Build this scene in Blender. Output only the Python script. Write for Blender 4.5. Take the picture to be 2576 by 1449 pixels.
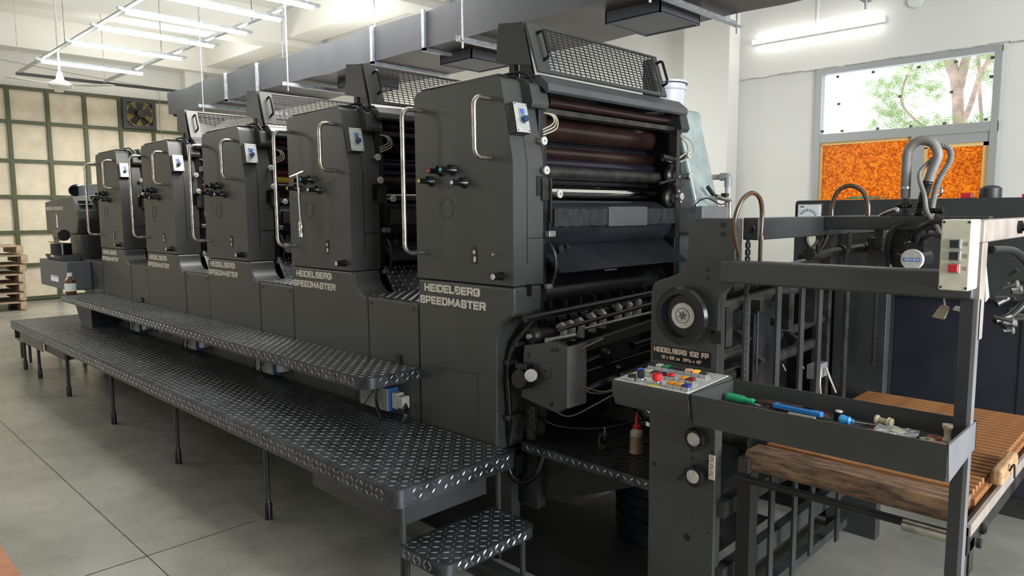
import bpy, math, random
from mathutils import Vector, Matrix
random.seed(7)
R=math.radians
for o in list(bpy.data.objects): bpy.data.objects.remove(o,do_unlink=True)
scn=bpy.context.scene
COL=scn.collection
# ---------------- camera, world, lights, exposure ----------------
cam_d=bpy.data.cameras.new('camera'); cam=bpy.data.objects.new('camera',cam_d); COL.objects.link(cam)
YAW,PIT,ROL=-0.776353,-0.105884,-0.0059681
sa,ca,sp,cp=math.sin(YAW),math.cos(YAW),math.sin(PIT),math.cos(PIT)
fw=Vector((sa*cp,ca*cp,sp)); rt=Vector((ca,-sa,0)); up=rt.cross(fw)
rt2=rt*math.cos(ROL)+up*math.sin(ROL); up2=up*math.cos(ROL)-rt*math.sin(ROL)
m3=Matrix((rt2,up2,-fw)).transposed()
cam.matrix_world=Matrix.Translation((0,0,1.55)) @ m3.to_4x4()
cam_d.sensor_width=36; cam_d.sensor_fit='HORIZONTAL'; cam_d.lens=1804.09/2576*36; cam_d.clip_start=.05; cam_d.clip_end=200
scn.camera=cam
scn.view_settings.view_transform='Standard'; scn.view_settings.look='None'; scn.view_settings.gamma=1
scn.view_settings.use_curve_mapping=False; scn.view_settings.exposure=0.0
w=bpy.data.worlds.new('daylight'); scn.world=w; w.use_nodes=True
wn=w.node_tree.nodes; wn['Background'].inputs[0].default_value=(.86,.93,1,1); wn['Background'].inputs[1].default_value=2.8
def area(name,loc,rot,sx,sy,power,col=(1,.98,.93)):
    d=bpy.data.lights.new(name,'AREA'); d.shape='RECTANGLE'; d.size=sx; d.size_y=sy; d.energy=power; d.color=col
    o=bpy.data.objects.new(name,d); COL.objects.link(o); o.location=loc; o.rotation_euler=rot; return o
# unseen area lights added as hall fill; those over the press continue the tube rack
for i,(x,y,p) in enumerate([(-4.8,-3.2,7),(-8.6,-2.6,72),(-11.6,-1.2,130),(-12.8,4.6,130),(-5.6,5.2,42),(2.2,.6,4),(1.8,4.6,4),(-9.2,5.4,110),(-5.3,3.15,70),(-4.4,3.15,60),(-3.6,3.2,10)]):
    area('unseen_ceiling_light',(x,y,3.44),(0,0,0),.9,1.0,p)
    area('unseen_ceiling_upward_light',(x,y,3.52),(math.pi,0,0),.9,1.0,p*(.2 if y>3.1 and y<3.3 else .5))
# unseen fill light added to brighten the press faces turned to the near wall
area('near_wall_fill_light',(3.40,2.3,1.9),(0,R(90),0),1.9,3.4,480,(.93,.97,1))

# ---------------- materials ----------------
def mat(name,col,rough=.5,metal=0.0,noise=0.0,nscale=20,bump=0.0,bscale=200,emit=None,es=0,spec=.5,coat=0,aniso=None,col2=None):
    m=bpy.data.materials.new(name); m.use_nodes=True; nt=m.node_tree; N=nt.nodes; L=nt.links
    b=N['Principled BSDF']; b.inputs['Base Color'].default_value=(*col,1); b.inputs['Roughness'].default_value=rough
    b.inputs['Metallic'].default_value=metal; b.inputs['Specular IOR Level'].default_value=spec
    if coat: b.inputs['Coat Weight'].default_value=coat; b.inputs['Coat Roughness'].default_value=.15
    if emit: b.inputs['Emission Color'].default_value=(*emit,1); b.inputs['Emission Strength'].default_value=es
    tc=N.new('ShaderNodeTexCoord')
    if noise or col2:
        n=N.new('ShaderNodeTexNoise'); n.inputs['Scale'].default_value=nscale; n.inputs['Detail'].default_value=5
        L.new(tc.outputs['Object'],n.inputs['Vector'])
        cr=N.new('ShaderNodeValToRGB'); cr.color_ramp.elements[0].position=.35; cr.color_ramp.elements[1].position=.68
        c2=col2 or tuple(min(1,c*(1+noise)) for c in col); c1=col if col2 else tuple(c*(1-noise) for c in col)
        cr.color_ramp.elements[0].color=(*c1,1); cr.color_ramp.elements[1].color=(*c2,1)
        L.new(n.outputs['Fac'],cr.inputs[0]); L.new(cr.outputs[0],b.inputs['Base Color'])
        mr=N.new('ShaderNodeMapRange'); mr.inputs[3].default_value=max(.03,rough*.8); mr.inputs[4].default_value=min(1,rough*1.25)
        L.new(n.outputs['Fac'],mr.inputs[0]); L.new(mr.outputs[0],b.inputs['Roughness'])
    if bump:
        n2=N.new('ShaderNodeTexNoise'); n2.inputs['Scale'].default_value=bscale; n2.inputs['Detail'].default_value=2
        L.new(tc.outputs['Object'],n2.inputs['Vector'])
        bp=N.new('ShaderNodeBump'); bp.inputs['Strength'].default_value=bump; bp.inputs['Distance'].default_value=.002
        L.new(n2.outputs['Fac'],bp.inputs['Height']); L.new(bp.outputs[0],b.inputs['Normal'])
    return m
PAINT=mat('dark_grey_machine_paint',(.054,.056,.054),.38,0,.10,3,.12,260)
PAINT2=mat('charcoal_paint',(.034,.035,.036),.42,0,.15,6,.1,220)
BLACK=mat('black_plastic',(.009,.009,.010),.2)
INNER=mat('oily_dark_steel',(.018,.018,.020),.38,.3,.4,9)
INNER2=mat('worn_dark_steel',(.05,.048,.045),.4,.55,.4,14)
NAVY=mat('dark_navy_paint',(.016,.018,.026),.4,0,.15,4)
SHEET=mat('satin_dark_sheet',(.045,.05,.06),.3,.5,.25,5)
STEEL=mat('worn_steel_tube',(.50,.46,.40),.3,.95,.35,25,.1,120)
ALU=mat('aluminium',(.55,.55,.56),.35,.9,.15,20)
GALV=mat('galvanised_steel',(.55,.58,.62),.42,.8,.2,30)
CHROME=mat('polished_chrome',(.8,.78,.75),.09,1)
DPLATE=[mat('diamond_plate_steel',(.075,.08,.088),.36,.75,.4,12),mat('worn_highlight_raised_steel',(.36,.37,.39),.30,.85,.3,30)]  # raised bars' brighter colour carries painted highlights as well as foot wear
PALEMET=mat('pale_dial_metal',(.62,.60,.57),.4,.2,.15,90)
WHITE=mat('white_plastic',(.72,.72,.70),.4)
CREAM=mat('cream_panel',(.70,.67,.54),.45,0,.06,30)
SILVERP=mat('brushed_silver_panel',(.60,.62,.60),.35,.5,.1,60)
LETTER=mat('bright_letter_metal',(.66,.63,.57),.35,.35)
RUB=mat('dark_ink_roller_rubber',(.010,.009,.011),.25,0,.3,5)
RUBB=mat('brown_ink_roller',(.020,.010,.008),.24,0,.3,5)
RUBV=mat('violet_black_ink_roller',(.012,.010,.018),.24)
RUBR=mat('dark_red_ink_roller',(.075,.012,.014),.25)
RUBY=mat('yellow_inked_roller',(.50,.36,.04),.25)
BLUEK=mat('blue_button',(.05,.16,.55),.35)
CYANK=mat('teal_cap',(.05,.33,.40),.4)
REDK=mat('red_button',(.62,.02,.03),.3)
YELK=mat('yellow_cap',(.62,.45,.04),.4)
AMBER=mat('amber_button',(.75,.33,.04),.35)
AMBERL=mat('lit_amber_button',(.9,.5,.05),.35,emit=(1,.45,.05),es=.35)
PEACH=mat('peach_button',(.72,.46,.32),.35)
GREENK=mat('green_button',(.01,.30,.10),.3)
DRED=mat('dark_red_button',(.22,.01,.02),.3)
DBLUE=mat('deep_blue_button',(.03,.04,.25),.3)
IVORY=mat('ivory_button',(.55,.52,.38),.35)
STICK=mat('yellow_sticker',(.85,.78,.05),.5)
WALLM=mat('painted_plaster',(.66,.655,.62),.85,0,.04,1.2,.25,6)
CEILM=mat('ceiling_plaster',(.70,.69,.655),.9,0,.03,1)
GREENF=mat('olive_green_steel_frame',(.060,.072,.030),.5,0,.1,8)
BOARD=mat('beige_board_panel',(.62,.55,.43),.8,0,.10,4,.4,60)
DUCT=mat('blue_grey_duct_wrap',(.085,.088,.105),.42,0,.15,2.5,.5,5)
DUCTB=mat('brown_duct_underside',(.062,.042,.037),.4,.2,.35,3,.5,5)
HOSEG=mat('grey_hose',(.20,.19,.18),.5,0,.15,20)
HOSEB=mat('black_hose',(.015,.015,.016),.3)
HOSEBR=mat('amber_brown_clear_hose',(.085,.045,.022),.18,coat=.6)
CABLEW=mat('cream_cable',(.42,.39,.30),.5)
PVC=mat('grey_pvc',(.28,.29,.29),.4)
WINF=mat('aluminium_window_frame',(.36,.37,.37),.45,.3)
TERRA=mat('terracotta_floor_strip',(.42,.17,.09),.6,0,.15,8)
PALLETW=mat('pallet_wood',(.36,.27,.18),.8,0,.25,12)
def wood(name,c1,c2,sc,rough=.5,c3=None):
    m=bpy.data.materials.new(name); m.use_nodes=True; nt=m.node_tree; N=nt.nodes; L=nt.links; b=N['Principled BSDF']
    tc=N.new('ShaderNodeTexCoord'); mp=N.new('ShaderNodeMapping'); mp.inputs['Scale'].default_value=sc; L.new(tc.outputs['Object'],mp.inputs[0])
    n=N.new('ShaderNodeTexNoise'); n.inputs['Scale'].default_value=4; n.inputs['Detail'].default_value=7; n.inputs['Roughness'].default_value=.65; n.inputs['Distortion'].default_value=.4
    L.new(mp.outputs[0],n.inputs['Vector']); cr=N.new('ShaderNodeValToRGB'); e=cr.color_ramp.elements
    e[0].position=.34; e[0].color=(*c1,1); e[1].position=.66; e[1].color=(*c2,1)
    if c3: q=cr.color_ramp.elements.new(.52); q.color=(*c3,1)
    L.new(n.outputs['Fac'],cr.inputs[0]); L.new(cr.outputs[0],b.inputs['Base Color']); b.inputs['Roughness'].default_value=rough
    bp=N.new('ShaderNodeBump'); bp.inputs['Strength'].default_value=.35; bp.inputs['Distance'].default_value=.003; L.new(n.outputs['Fac'],bp.inputs['Height']); L.new(bp.outputs[0],b.inputs['Normal'])
    return m
SLATW=wood('orange_brown_slat_wood',(.17,.062,.022),(.44,.20,.075),(2,24,24),.42)
BEAMW=wood('worn_stained_beam_wood',(.055,.030,.018),(.36,.20,.10),(2.5,14,14),.5,(.20,.12,.075))
BLOCKW=wood('plain_wood_block',(.28,.15,.07),(.50,.32,.17),(14,3,14),.6)
def floor_mat():
    m=bpy.data.materials.new('polished_concrete'); m.use_nodes=True; nt=m.node_tree; N=nt.nodes; L=nt.links; b=N['Principled BSDF']
    tc=N.new('ShaderNodeTexCoord')
    n=N.new('ShaderNodeTexNoise'); n.inputs['Scale'].default_value=1.1; n.inputs['Detail'].default_value=8; n.inputs['Roughness'].default_value=.6
    L.new(tc.outputs['Object'],n.inputs['Vector'])
    cr=N.new('ShaderNodeValToRGB'); e=cr.color_ramp.elements; e[0].position=.3; e[0].color=(.17,.17,.145,1); e[1].position=.72; e[1].color=(.30,.295,.255,1)
    L.new(n.outputs['Fac'],cr.inputs[0])
    n2=N.new('ShaderNodeTexNoise'); n2.inputs['Scale'].default_value=7; n2.inputs['Detail'].default_value=6; L.new(tc.outputs['Object'],n2.inputs['Vector'])
    mx=N.new('ShaderNodeMix'); mx.data_type='RGBA'; mx.blend_type='OVERLAY'; mx.inputs[0].default_value=.18
    L.new(cr.outputs[0],mx.inputs[6]); L.new(n2.outputs['Fac'],mx.inputs[7]); L.new(mx.outputs[2],b.inputs['Base Color'])
    mr=N.new('ShaderNodeMapRange'); mr.inputs[3].default_value=.22; mr.inputs[4].default_value=.34; L.new(n2.outputs['Fac'],mr.inputs[0]); L.new(mr.outputs[0],b.inputs['Roughness'])
    return m
FLOORM=floor_mat()
def film_mat():
    m=bpy.data.materials.new('orange_window_film'); m.use_nodes=True; nt=m.node_tree; N=nt.nodes; L=nt.links
    for n in list(N): N.remove(n)
    out=N.new('ShaderNodeOutputMaterial'); tc=N.new('ShaderNodeTexCoord')
    n=N.new('ShaderNodeTexNoise'); n.inputs['Scale'].default_value=62; n.inputs['Detail'].default_value=2; n.inputs['Distortion'].default_value=1.2; L.new(tc.outputs['Object'],n.inputs['Vector'])
    cr=N.new('ShaderNodeValToRGB'); e=cr.color_ramp.elements; e[0].position=.44; e[0].color=(.40,.125,.006,1); e[1].position=.56; e[1].color=(.80,.42,.075,1); L.new(n.outputs['Fac'],cr.inputs[0])
    t=N.new('ShaderNodeBsdfTranslucent'); L.new(cr.outputs[0],t.inputs[0]); g=N.new('ShaderNodeBsdfGlossy'); g.inputs['Roughness'].default_value=.3
    mx=N.new('ShaderNodeMixShader'); mx.inputs[0].default_value=.04; L.new(t.outputs[0],mx.inputs[1]); L.new(g.outputs[0],mx.inputs[2]); L.new(mx.outputs[0],out.inputs[0]); return m
FILM=film_mat()
def thin_glass():
    m=bpy.data.materials.new('clear_window_glass'); m.use_nodes=True; nt=m.node_tree; N=nt.nodes; L=nt.links
    for n in list(N): N.remove(n)
    out=N.new('ShaderNodeOutputMaterial'); t=N.new('ShaderNodeBsdfTransparent'); g=N.new('ShaderNodeBsdfGlossy'); g.inputs['Roughness'].default_value=.03
    mx=N.new('ShaderNodeMixShader'); mx.inputs[0].default_value=.06; L.new(t.outputs[0],mx.inputs[1]); L.new(g.outputs[0],mx.inputs[2]); L.new(mx.outputs[0],out.inputs[0]); return m
GLASS=thin_glass()
def leaf_mat():
    m=mat('sunlit_leaf',(.30,.40,.16),.6,0,.3,3); nt=m.node_tree; b=nt.nodes['Principled BSDF']
    t=nt.nodes.new('ShaderNodeBsdfTranslucent'); t.inputs[0].default_value=(.30,.42,.16,1); mx=nt.nodes.new('ShaderNodeMixShader'); mx.inputs[0].default_value=.5
    nt.links.new(b.outputs[0],mx.inputs[1]); nt.links.new(t.outputs[0],mx.inputs[2]); nt.links.new(mx.outputs[0],nt.nodes['Material Output'].inputs[0]); return m
LEAF=leaf_mat()
BARK=mat('pinkish_bark',(.50,.37,.31),.8,0,.3,8)
TUBE=mat('glowing_tube_diffuser',(1,1,1),.5,emit=(.95,1,.92),es=40)
def lowmat(name,col,rough,trans,ior=1.45):
    m=mat(name,col,rough); b=m.node_tree.nodes['Principled BSDF']; b.inputs['Transmission Weight'].default_value=trans; b.inputs['IOR'].default_value=ior; return m
OIL=mat('brown_oil_in_bottle',(.26,.17,.10),.35,coat=.4)
BOTTLEP=mat('cloudy_bottle_plastic',(.42,.40,.30),.35,coat=.4)
AMBG=mat('amber_glass',(.10,.035,.012),.08,coat=1)
GREENP=mat('clear_green_plastic',(.01,.36,.15),.15,coat=1)
BLUEP=mat('blue_plastic',(.03,.22,.62),.35)
LBLUE=mat('light_blue_plastic',(.06,.36,.80),.35)
RUST=mat('brown_tool_steel',(.10,.065,.05),.4,.6,.3,30)
FOAM=mat('dark_foam_wrap',(.022,.022,.023),.75,0,.5,25,1.0,90)
TAPE=mat('grey_cloth_tape',(.085,.09,.09),.6,0,.1,30,.3,150)
FOIL=mat('crinkled_clear_bag',(.55,.57,.58),.18,.6,.3,40,1.0,45)
WASHP=mat('pink_rubber_washer',(.78,.36,.32),.5); WASHC=mat('cream_rubber_washer',(.60,.57,.42),.5); WASHR=mat('red_rubber_washer',(.48,.16,.14),.5)
BEIGEP=mat('beige_plastic',(.55,.48,.32),.45)
GREENSTR=mat('green_string',(.03,.42,.27),.6)
DRIVEC=mat('pale_scuffed_cover_paint',(.30,.335,.34),.28,.25,.25,7,.1,100,col2=(.42,.52,.50))
BEIGEARM=mat('pale_worn_steel_arm',(.42,.36,.32),.4,.3,.12,12)
DEBRIS=mat('black_debris',(.012,.012,.012),.6)
PALEFL=mat('lit_floor_pale',(.55,.47,.40),.8,0,.2,9)  # brightness of lit floor put into this pale colour
PAPER=mat('paper',(.78,.80,.80),.7); LBLUEPAP=mat('pale_blue_paper',(.55,.72,.80),.6); ORANGEP=mat('orange_paper',(.75,.25,.07),.6)
REDLED=mat('red_indicator',(1,.05,.05),.4,emit=(1,.03,.03),es=3)
ORANGEM=mat('orange_clip',(.65,.16,.03),.4)
GREYBOX=mat('grey_electrical_box',(.30,.31,.29),.5,0,.1,30)
BLUEBOX=mat('blue_box_side',(.03,.10,.28),.4)
BUCKETM=mat('white_bucket_plastic',(.58,.59,.66),.4)

# ---------------- mesh helpers ----------------
def arc(cx,cy,r,a0,a1,n=6): return [(cx+r*math.cos(R(a0+(a1-a0)*i/n)),cy+r*math.sin(R(a0+(a1-a0)*i/n))) for i in range(n+1)]
def rrect(x0,x1,y0,y1,r,n=5):
    return arc(x0+r,y0+r,r,180,270,n)+arc(x1-r,y0+r,r,270,360,n)+arc(x1-r,y1-r,r,0,90,n)+arc(x0+r,y1-r,r,90,180,n)
def smooth(pts,k=6):
    P=[Vector(p) for p in pts]; out=[]
    for i in range(len(P)-1):
        a=P[max(i-1,0)];b=P[i];c=P[i+1];d=P[min(i+2,len(P)-1)]
        for j in range(k):
            t=j/k; out.append(.5*((2*b)+(c-a)*t+(2*a-5*b+4*c-d)*t*t+(3*b-a-3*c+d)*t**3))
    out.append(P[-1]); return out
BASE={}
PER=dict(side_frame=1,base_foot=1,steel_fitting=1,guard_bracket=1,sheet_stop=1,slotted_rail=2,hanging_rod=1,stop_roller=1,thumb_screw=1,lift_shaft=1,latch_clip=1,linkage_bolt=1,delivery_body=1,socket_bolt=1,
 panel_screw=1,corner_screw=1,hose_clip=1,cable_clip=2,air_line=1,cable_loop=1,spring_wire=1,base_beam=1,black_hose=1,lower_shaft=1,sheet_guide_lever=1,bearer=1,inner_panel=1,thin_wire=1,plier_arm=1,
 tape_spot=1,tape_border=1,bolt_hole=1,screw=1,clamp_rod=1,instruction_tag=1,support_bracket=1,rail_bolt=1,arm_bolt=2,valve_tube=1,cable_bundle=1,drain_hose=1,symbol_label=1,suction_shaft=1,drive_linkage=1,top_mat=1)
class MB:
    def __init__(s): s.v=[];s.f=[];s.m=[];s.c=0;s.T=None;s.k=[]
    def add(s,vs,fs):
        n=len(s.v); s.k.append((n,len(s.f)))
        if s.T is not None: vs=[s.T@Vector(v) for v in vs]
        s.v+=[tuple(v) for v in vs]; s.f+=[[i+n for i in f] for f in fs]; s.m+=[s.c]*len(fs); return s
    def box(s,x0,x1,y0,y1,z0,z1):
        return s.add([(x,y,z) for z in(z0,z1) for y in(y0,y1) for x in(x0,x1)],[(0,2,3,1),(4,5,7,6),(0,1,5,4),(2,6,7,3),(0,4,6,2),(1,3,7,5)])
    def prism(s,p,ax,a,b):
        n=len(p); mk={'x':lambda u,v,t:(t,u,v),'y':lambda u,v,t:(u,t,v),'z':lambda u,v,t:(u,v,t)}[ax]
        vs=[mk(u,v,a) for u,v in p]+[mk(u,v,b) for u,v in p]
        return s.add(vs,[list(range(n))[::-1],list(range(n,2*n))]+[(i,(i+1)%n,n+(i+1)%n,n+i) for i in range(n)])
    def ring(s,p0,d,prof,n=20,caps=True):
        d=Vector(d).normalized(); a=d.orthogonal().normalized(); b=d.cross(a); p0=Vector(p0); vs=[];fs=[]
        for h,r in prof:
            for i in range(n):
                t=2*math.pi*i/n; vs.append(p0+d*h+a*(r*math.cos(t))+b*(r*math.sin(t)))
        for k in range(len(prof)-1):
            for i in range(n): j=(i+1)%n; fs.append((k*n+i,k*n+j,(k+1)*n+j,(k+1)*n+i))
        if caps: fs.append(list(range(n))[::-1]); fs.append([(len(prof)-1)*n+i for i in range(n)])
        return s.add(vs,fs)
    def cyl(s,p0,p1,r,r1=None,n=20):
        p0=Vector(p0);p1=Vector(p1); return s.ring(p0,p1-p0,[(0,r),((p1-p0).length,r if r1 is None else r1)],n)
    def tube(s,pts,r,n=10,k=6,rib=0):
        P=smooth(pts,k) if k>1 else [Vector(p) for p in pts]
        if rib:
            Q=[];ln=0
            for i in range(len(P)-1):
                st=max(2,int((P[i+1]-P[i]).length/(rib/4)))
                for j in range(st): Q.append(P[i].lerp(P[i+1],j/st))
            P=Q+[P[-1]]
        N=None;vs=[];fs=[];L=0
        for i,p in enumerate(P):
            t=(P[min(i+1,len(P)-1)]-P[max(i-1,0)]).normalized()
            if i: L+=(p-P[i-1]).length
            N=t.orthogonal().normalized() if N is None else (N-t*N.dot(t)).normalized()
            B=t.cross(N); rr=r*(1+.13*math.sin(L/rib*2*math.pi)) if rib else r
            for q in range(n): a=2*math.pi*q/n; vs.append(p+N*(rr*math.cos(a))+B*(rr*math.sin(a)))
        for i in range(len(P)-1):
            for q in range(n): j=(q+1)%n; fs.append((i*n+q,i*n+j,(i+1)*n+j,(i+1)*n+q))
        fs.append(list(range(n))[::-1]); fs.append([(len(P)-1)*n+q for q in range(n)])
        return s.add(vs,fs)
    def torus(s,c,d,Rr,r,n=24,k=8):
        d=Vector(d).normalized();a=d.orthogonal().normalized();b=d.cross(a);c=Vector(c);vs=[];fs=[]
        for i in range(n):
            t=2*math.pi*i/n;e=a*math.cos(t)+b*math.sin(t)
            for j in range(k): q=2*math.pi*j/k; vs.append(c+e*(Rr+r*math.cos(q))+d*(r*math.sin(q)))
        for i in range(n):
            for j in range(k): fs.append((i*k+j,((i+1)%n)*k+j,((i+1)%n)*k+(j+1)%k,i*k+(j+1)%k))
        return s.add(vs,fs)
    def sphere(s,c,r,n=12,sc=(1,1,1)):
        vs=[];fs=[];m=n//2
        for i in range(m+1):
            p=math.pi*i/m
            for j in range(n): t=2*math.pi*j/n; vs.append((c[0]+r*sc[0]*math.sin(p)*math.cos(t),c[1]+r*sc[1]*math.sin(p)*math.sin(t),c[2]+r*sc[2]*math.cos(p)))
        for i in range(m):
            for j in range(n): q=(j+1)%n; fs.append((i*n+j,(i+1)*n+j,(i+1)*n+q,i*n+q))
        return s.add(vs,fs)
    def lozenges(s,x0,x1,y0,y1,z,pitch=.035,L=.0140,W=.0038,H=.0022,ax='z',keep=None):
        nx=int((x1-x0)/pitch);ny=int((y1-y0)/pitch);oc=s.c;s.c=1
        for i in range(nx+1):
            for j in range(ny+1):
                cx=x0+(i+.5)*(x1-x0)/(nx+1);cy=y0+(j+.5)*(y1-y0)/(ny+1)
                if keep and not keep(cx,cy): continue
                a=R(45 if (i+j)%2 else -45);d=(math.cos(a),math.sin(a));e=(-d[1],d[0])
                def P(u,v,h):
                    q=(cx+d[0]*u+e[0]*v,cy+d[1]*u+e[1]*v)
                    return (q[0],q[1],z+h) if ax=='z' else ((q[0],z-h,q[1]) if ax=='y' else (z+h,q[0],q[1]))
                s.add([P(-L,0,0),P(-L*.4,W,0),P(L*.4,W,0),P(L,0,0),P(L*.4,-W,0),P(-L*.4,-W,0),P(-L*.55,0,H),P(L*.55,0,H)],
                      [(0,6,1),(1,6,7,2),(2,7,3),(3,7,4),(4,7,6,5),(5,6,0)])
        s.c=oc
        return s
    def build(s,name,m,parent=None,bevel=0,seg=2,flat=False,ang=35):
        if name in PER and len(s.k)>PER[name]:
            ks=s.k[::PER[name]]+[(len(s.v),len(s.f))]
            for (v0,f0),(v1,f1) in zip(ks[:-1],ks[1:]):
                q=MB(); q.v=s.v[v0:v1]; q.f=[[i-v0 for i in f] for f in s.f[f0:f1]]; q.m=s.m[f0:f1]; q.k=[(0,0)]
                o=q.build(name,m,parent,bevel,seg,flat,ang)
            return o
        me=bpy.data.meshes.new(name); v=s.v
        o=bpy.data.objects.new(name,me)
        if parent is None and v:
            pass; xs=[p[0] for p in v];ys=[p[1] for p in v];zs=[p[2] for p in v]
            c=((min(xs)+max(xs))/2,(min(ys)+max(ys))/2,min(zs)); v=[(p[0]-c[0],p[1]-c[1],p[2]-c[2]) for p in v]; o.location=c; BASE[o.name]=Vector(c)
        me.from_pydata(v,[],s.f); me.update()
        import bmesh
        bm=bmesh.new(); bm.from_mesh(me); bmesh.ops.recalc_face_normals(bm,faces=bm.faces); bm.to_mesh(me); bm.free()
        for q in (m if isinstance(m,(list,tuple)) else [m]): me.materials.append(q)
        if isinstance(m,(list,tuple)): me.polygons.foreach_set('material_index',s.m)
        if not flat:
            me.shade_smooth()
            if not bevel: me.set_sharp_from_angle(angle=R(ang))
        COL.objects.link(o)
        if parent is not None:
            o.parent=parent
            o.matrix_parent_inverse=Matrix.Translation(-Vector(parent.location)) if parent.type=='EMPTY' else Matrix.Translation(-BASE.get(parent.name,Vector()))
        if bevel:
            md=o.modifiers.new('bevel','BEVEL'); md.width=bevel; md.segments=seg; md.limit_method='ANGLE'; md.angle_limit=R(35); md.harden_normals=True
        return o
def tag(o,label=None,cat=None,group=None,kind=None):
    if label:o['label']=label
    if cat:o['category']=cat
    if group:o['group']=group
    if kind:o['kind']=kind
    return o
def thing(name,loc,label,cat,group=None):
    o=bpy.data.objects.new(name,None); COL.objects.link(o); o.location=loc; o.empty_display_size=.1
    return tag(o,label,cat,group)
def copy_tree(o,parent=None,d=None):
    c=o.copy(); COL.objects.link(c)
    if parent is not None: c.parent=parent; c.matrix_parent_inverse=o.matrix_parent_inverse.copy()
    for ch in o.children: copy_tree(ch,c)
    if d is not None: c.location=Vector(o.location)+Vector(d)
    return c
def structure(name,mb,m,**k): return tag(mb.build(name,m,**k),kind='structure')
def bx(*a): return MB().box(*a)
def frame(o,ex,ey,ez):
    ex,ey,ez=[Vector(e).normalized() for e in(ex,ey,ez)]
    return Matrix.Translation(o) @ Matrix((ex,ey,ez)).transposed().to_4x4()
# lettering drawn as strokes (wide squared letters)
GL={'H':(1,[[(0,0),(0,1)],[(1,0),(1,1)],[(0,.5),(1,.5)]]),'E':(.95,[[(1,0),(0,0),(0,1),(1,1)],[(0,.5),(.92,.5)]]),'I':(0,[[(0,0),(0,1)]]),
'D':(1,[[(0,0),(0,1),(.82,1),(1,.82),(1,.18),(.82,0),(0,0)]]),'L':(.9,[[(0,1),(0,0),(1,0)]]),
'B':(1,[[(0,0),(0,1),(.82,1),(.97,.86),(.97,.62),(.84,.5),(1,.36),(1,.14),(.84,0),(0,0)],[(0,.5),(.84,.5)]]),
'R':(1,[[(0,0),(0,1),(.85,1),(1,.86),(1,.58),(.85,.44),(0,.44)],[(.62,.44),(1,0)]]),
'G':(1,[[(1,.72),(1,.84),(.84,1),(.16,1),(0,.84),(0,.16),(.16,0),(.84,0),(1,.16),(1,.46),(.58,.46)]]),
'S':(1,[[(1,.76),(1,.86),(.86,1),(.14,1),(0,.86),(0,.64),(.13,.53),(.87,.47),(1,.36),(1,.14),(.86,0),(.14,0),(0,.14),(0,.24)]]),
'P':(.95,[[(0,0),(0,1),(.85,1),(1,.86),(1,.54),(.85,.4),(0,.4)]]),'M':(1.2,[[(0,0),(0,1),(.5,.25),(1,1),(1,0)]]),
'A':(1.05,[[(0,0),(.5,1),(1,0)],[(.2,.32),(.8,.32)]]),'T':(1,[[(0,1),(1,1)],[(.5,1),(.5,0)]]),'F':(.9,[[(0,0),(0,1),(1,1)],[(0,.5),(.9,.5)]]),
'1':(.3,[[(0,.75),(1,1),(1,0)]]),'0':(1,[[(.16,0),(.84,0),(1,.16),(1,.84),(.84,1),(.16,1),(0,.84),(0,.16),(.16,0)]]),
'2':(1,[[(0,.76),(0,.86),(.14,1),(.86,1),(1,.86),(1,.62),(.86,.52),(.14,.46),(0,.34),(0,0),(1,0)]]),
'7':(.9,[[(0,1),(1,1),(.4,0)]]),'8':(1,[[(.14,0),(.86,0),(1,.14),(1,.38),(.86,.5),(1,.62),(1,.86),(.86,1),(.14,1),(0,.86),(0,.62),(.14,.5),(0,.38),(0,.14),(.14,0)],[(.14,.5),(.86,.5)]]),
'4':(1,[[(.75,0),(.75,1),(0,.3),(1,.3)]]),'x':(.7,[[(0,0),(1,.66)],[(0,.66),(1,0)]]),'c':(.75,[[(1,.66),(.15,.66),(0,.5),(0,.15),(.15,0),(1,0)]]),
'm':(1.1,[[(0,0),(0,.66),(1,.66),(1,0)],[(.5,.66),(.5,0)]]),'"':(.3,[[(0,1),(0,.7)],[(1,1),(1,.7)]]),'/':(.5,[[(0,0),(1,1)]]),
'3':(.5,[[(0,1),(1,1),(1,.75),(.3,.75),(1,.75),(1,.5),(0,.5)]]),'8s':(.5,[[(0,0),(1,0),(1,.5),(0,.5),(0,0)],[(0,.25),(1,.25)]])}
SC=[0]
def stroke(mb,p,w,y0,dz0):
    # p: list of (u,v) in plane; y0 front depth handled via transform
    for a,b in zip(p[:-1],p[1:]):
        a=Vector(a);b=Vector(b);d=(b-a)
        if d.length<1e-6: continue
        SC[0]+=1; dz=dz0*(1+.09*(SC[0]%4)); d.normalize();e=Vector((-d.y,d.x))*w/2;a2=a-d*w*.35;b2=b+d*w*.35
        q=[a2-e,b2-e,b2+e,a2+e]; mb.add([(k.x,k.y,0) for k in q]+[(k.x,k.y,dz) for k in q],[(0,3,2,1),(4,5,6,7),(0,1,5,4),(1,2,6,5),(2,3,7,6),(3,0,4,7)])
def text(mb,chars,T,width,h,sw,dz=.004,gap=.45):
    ws=[.55 if c==' ' else GL[c][0] for c in chars]; tot=sum(ws)+gap*(len(ws)-1)
    k=(width-sw)/tot; x=sw/2; old=mb.T; mb.T=T
    for c,wd in zip(chars,ws):
        if c!=' ':
            for ln in GL[c][1]: stroke(mb,[(x+u*wd*k,sw/2+v*(h-sw)) for u,v in ln],sw,0,dz)
        x+=(wd+gap)*k
    mb.T=old; return mb
OPT=lambda x,y,z:frame((x,y,z),(1,0,0),(0,0,1),(0,-1,0))   # text plane facing the operator side (-Y)

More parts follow.
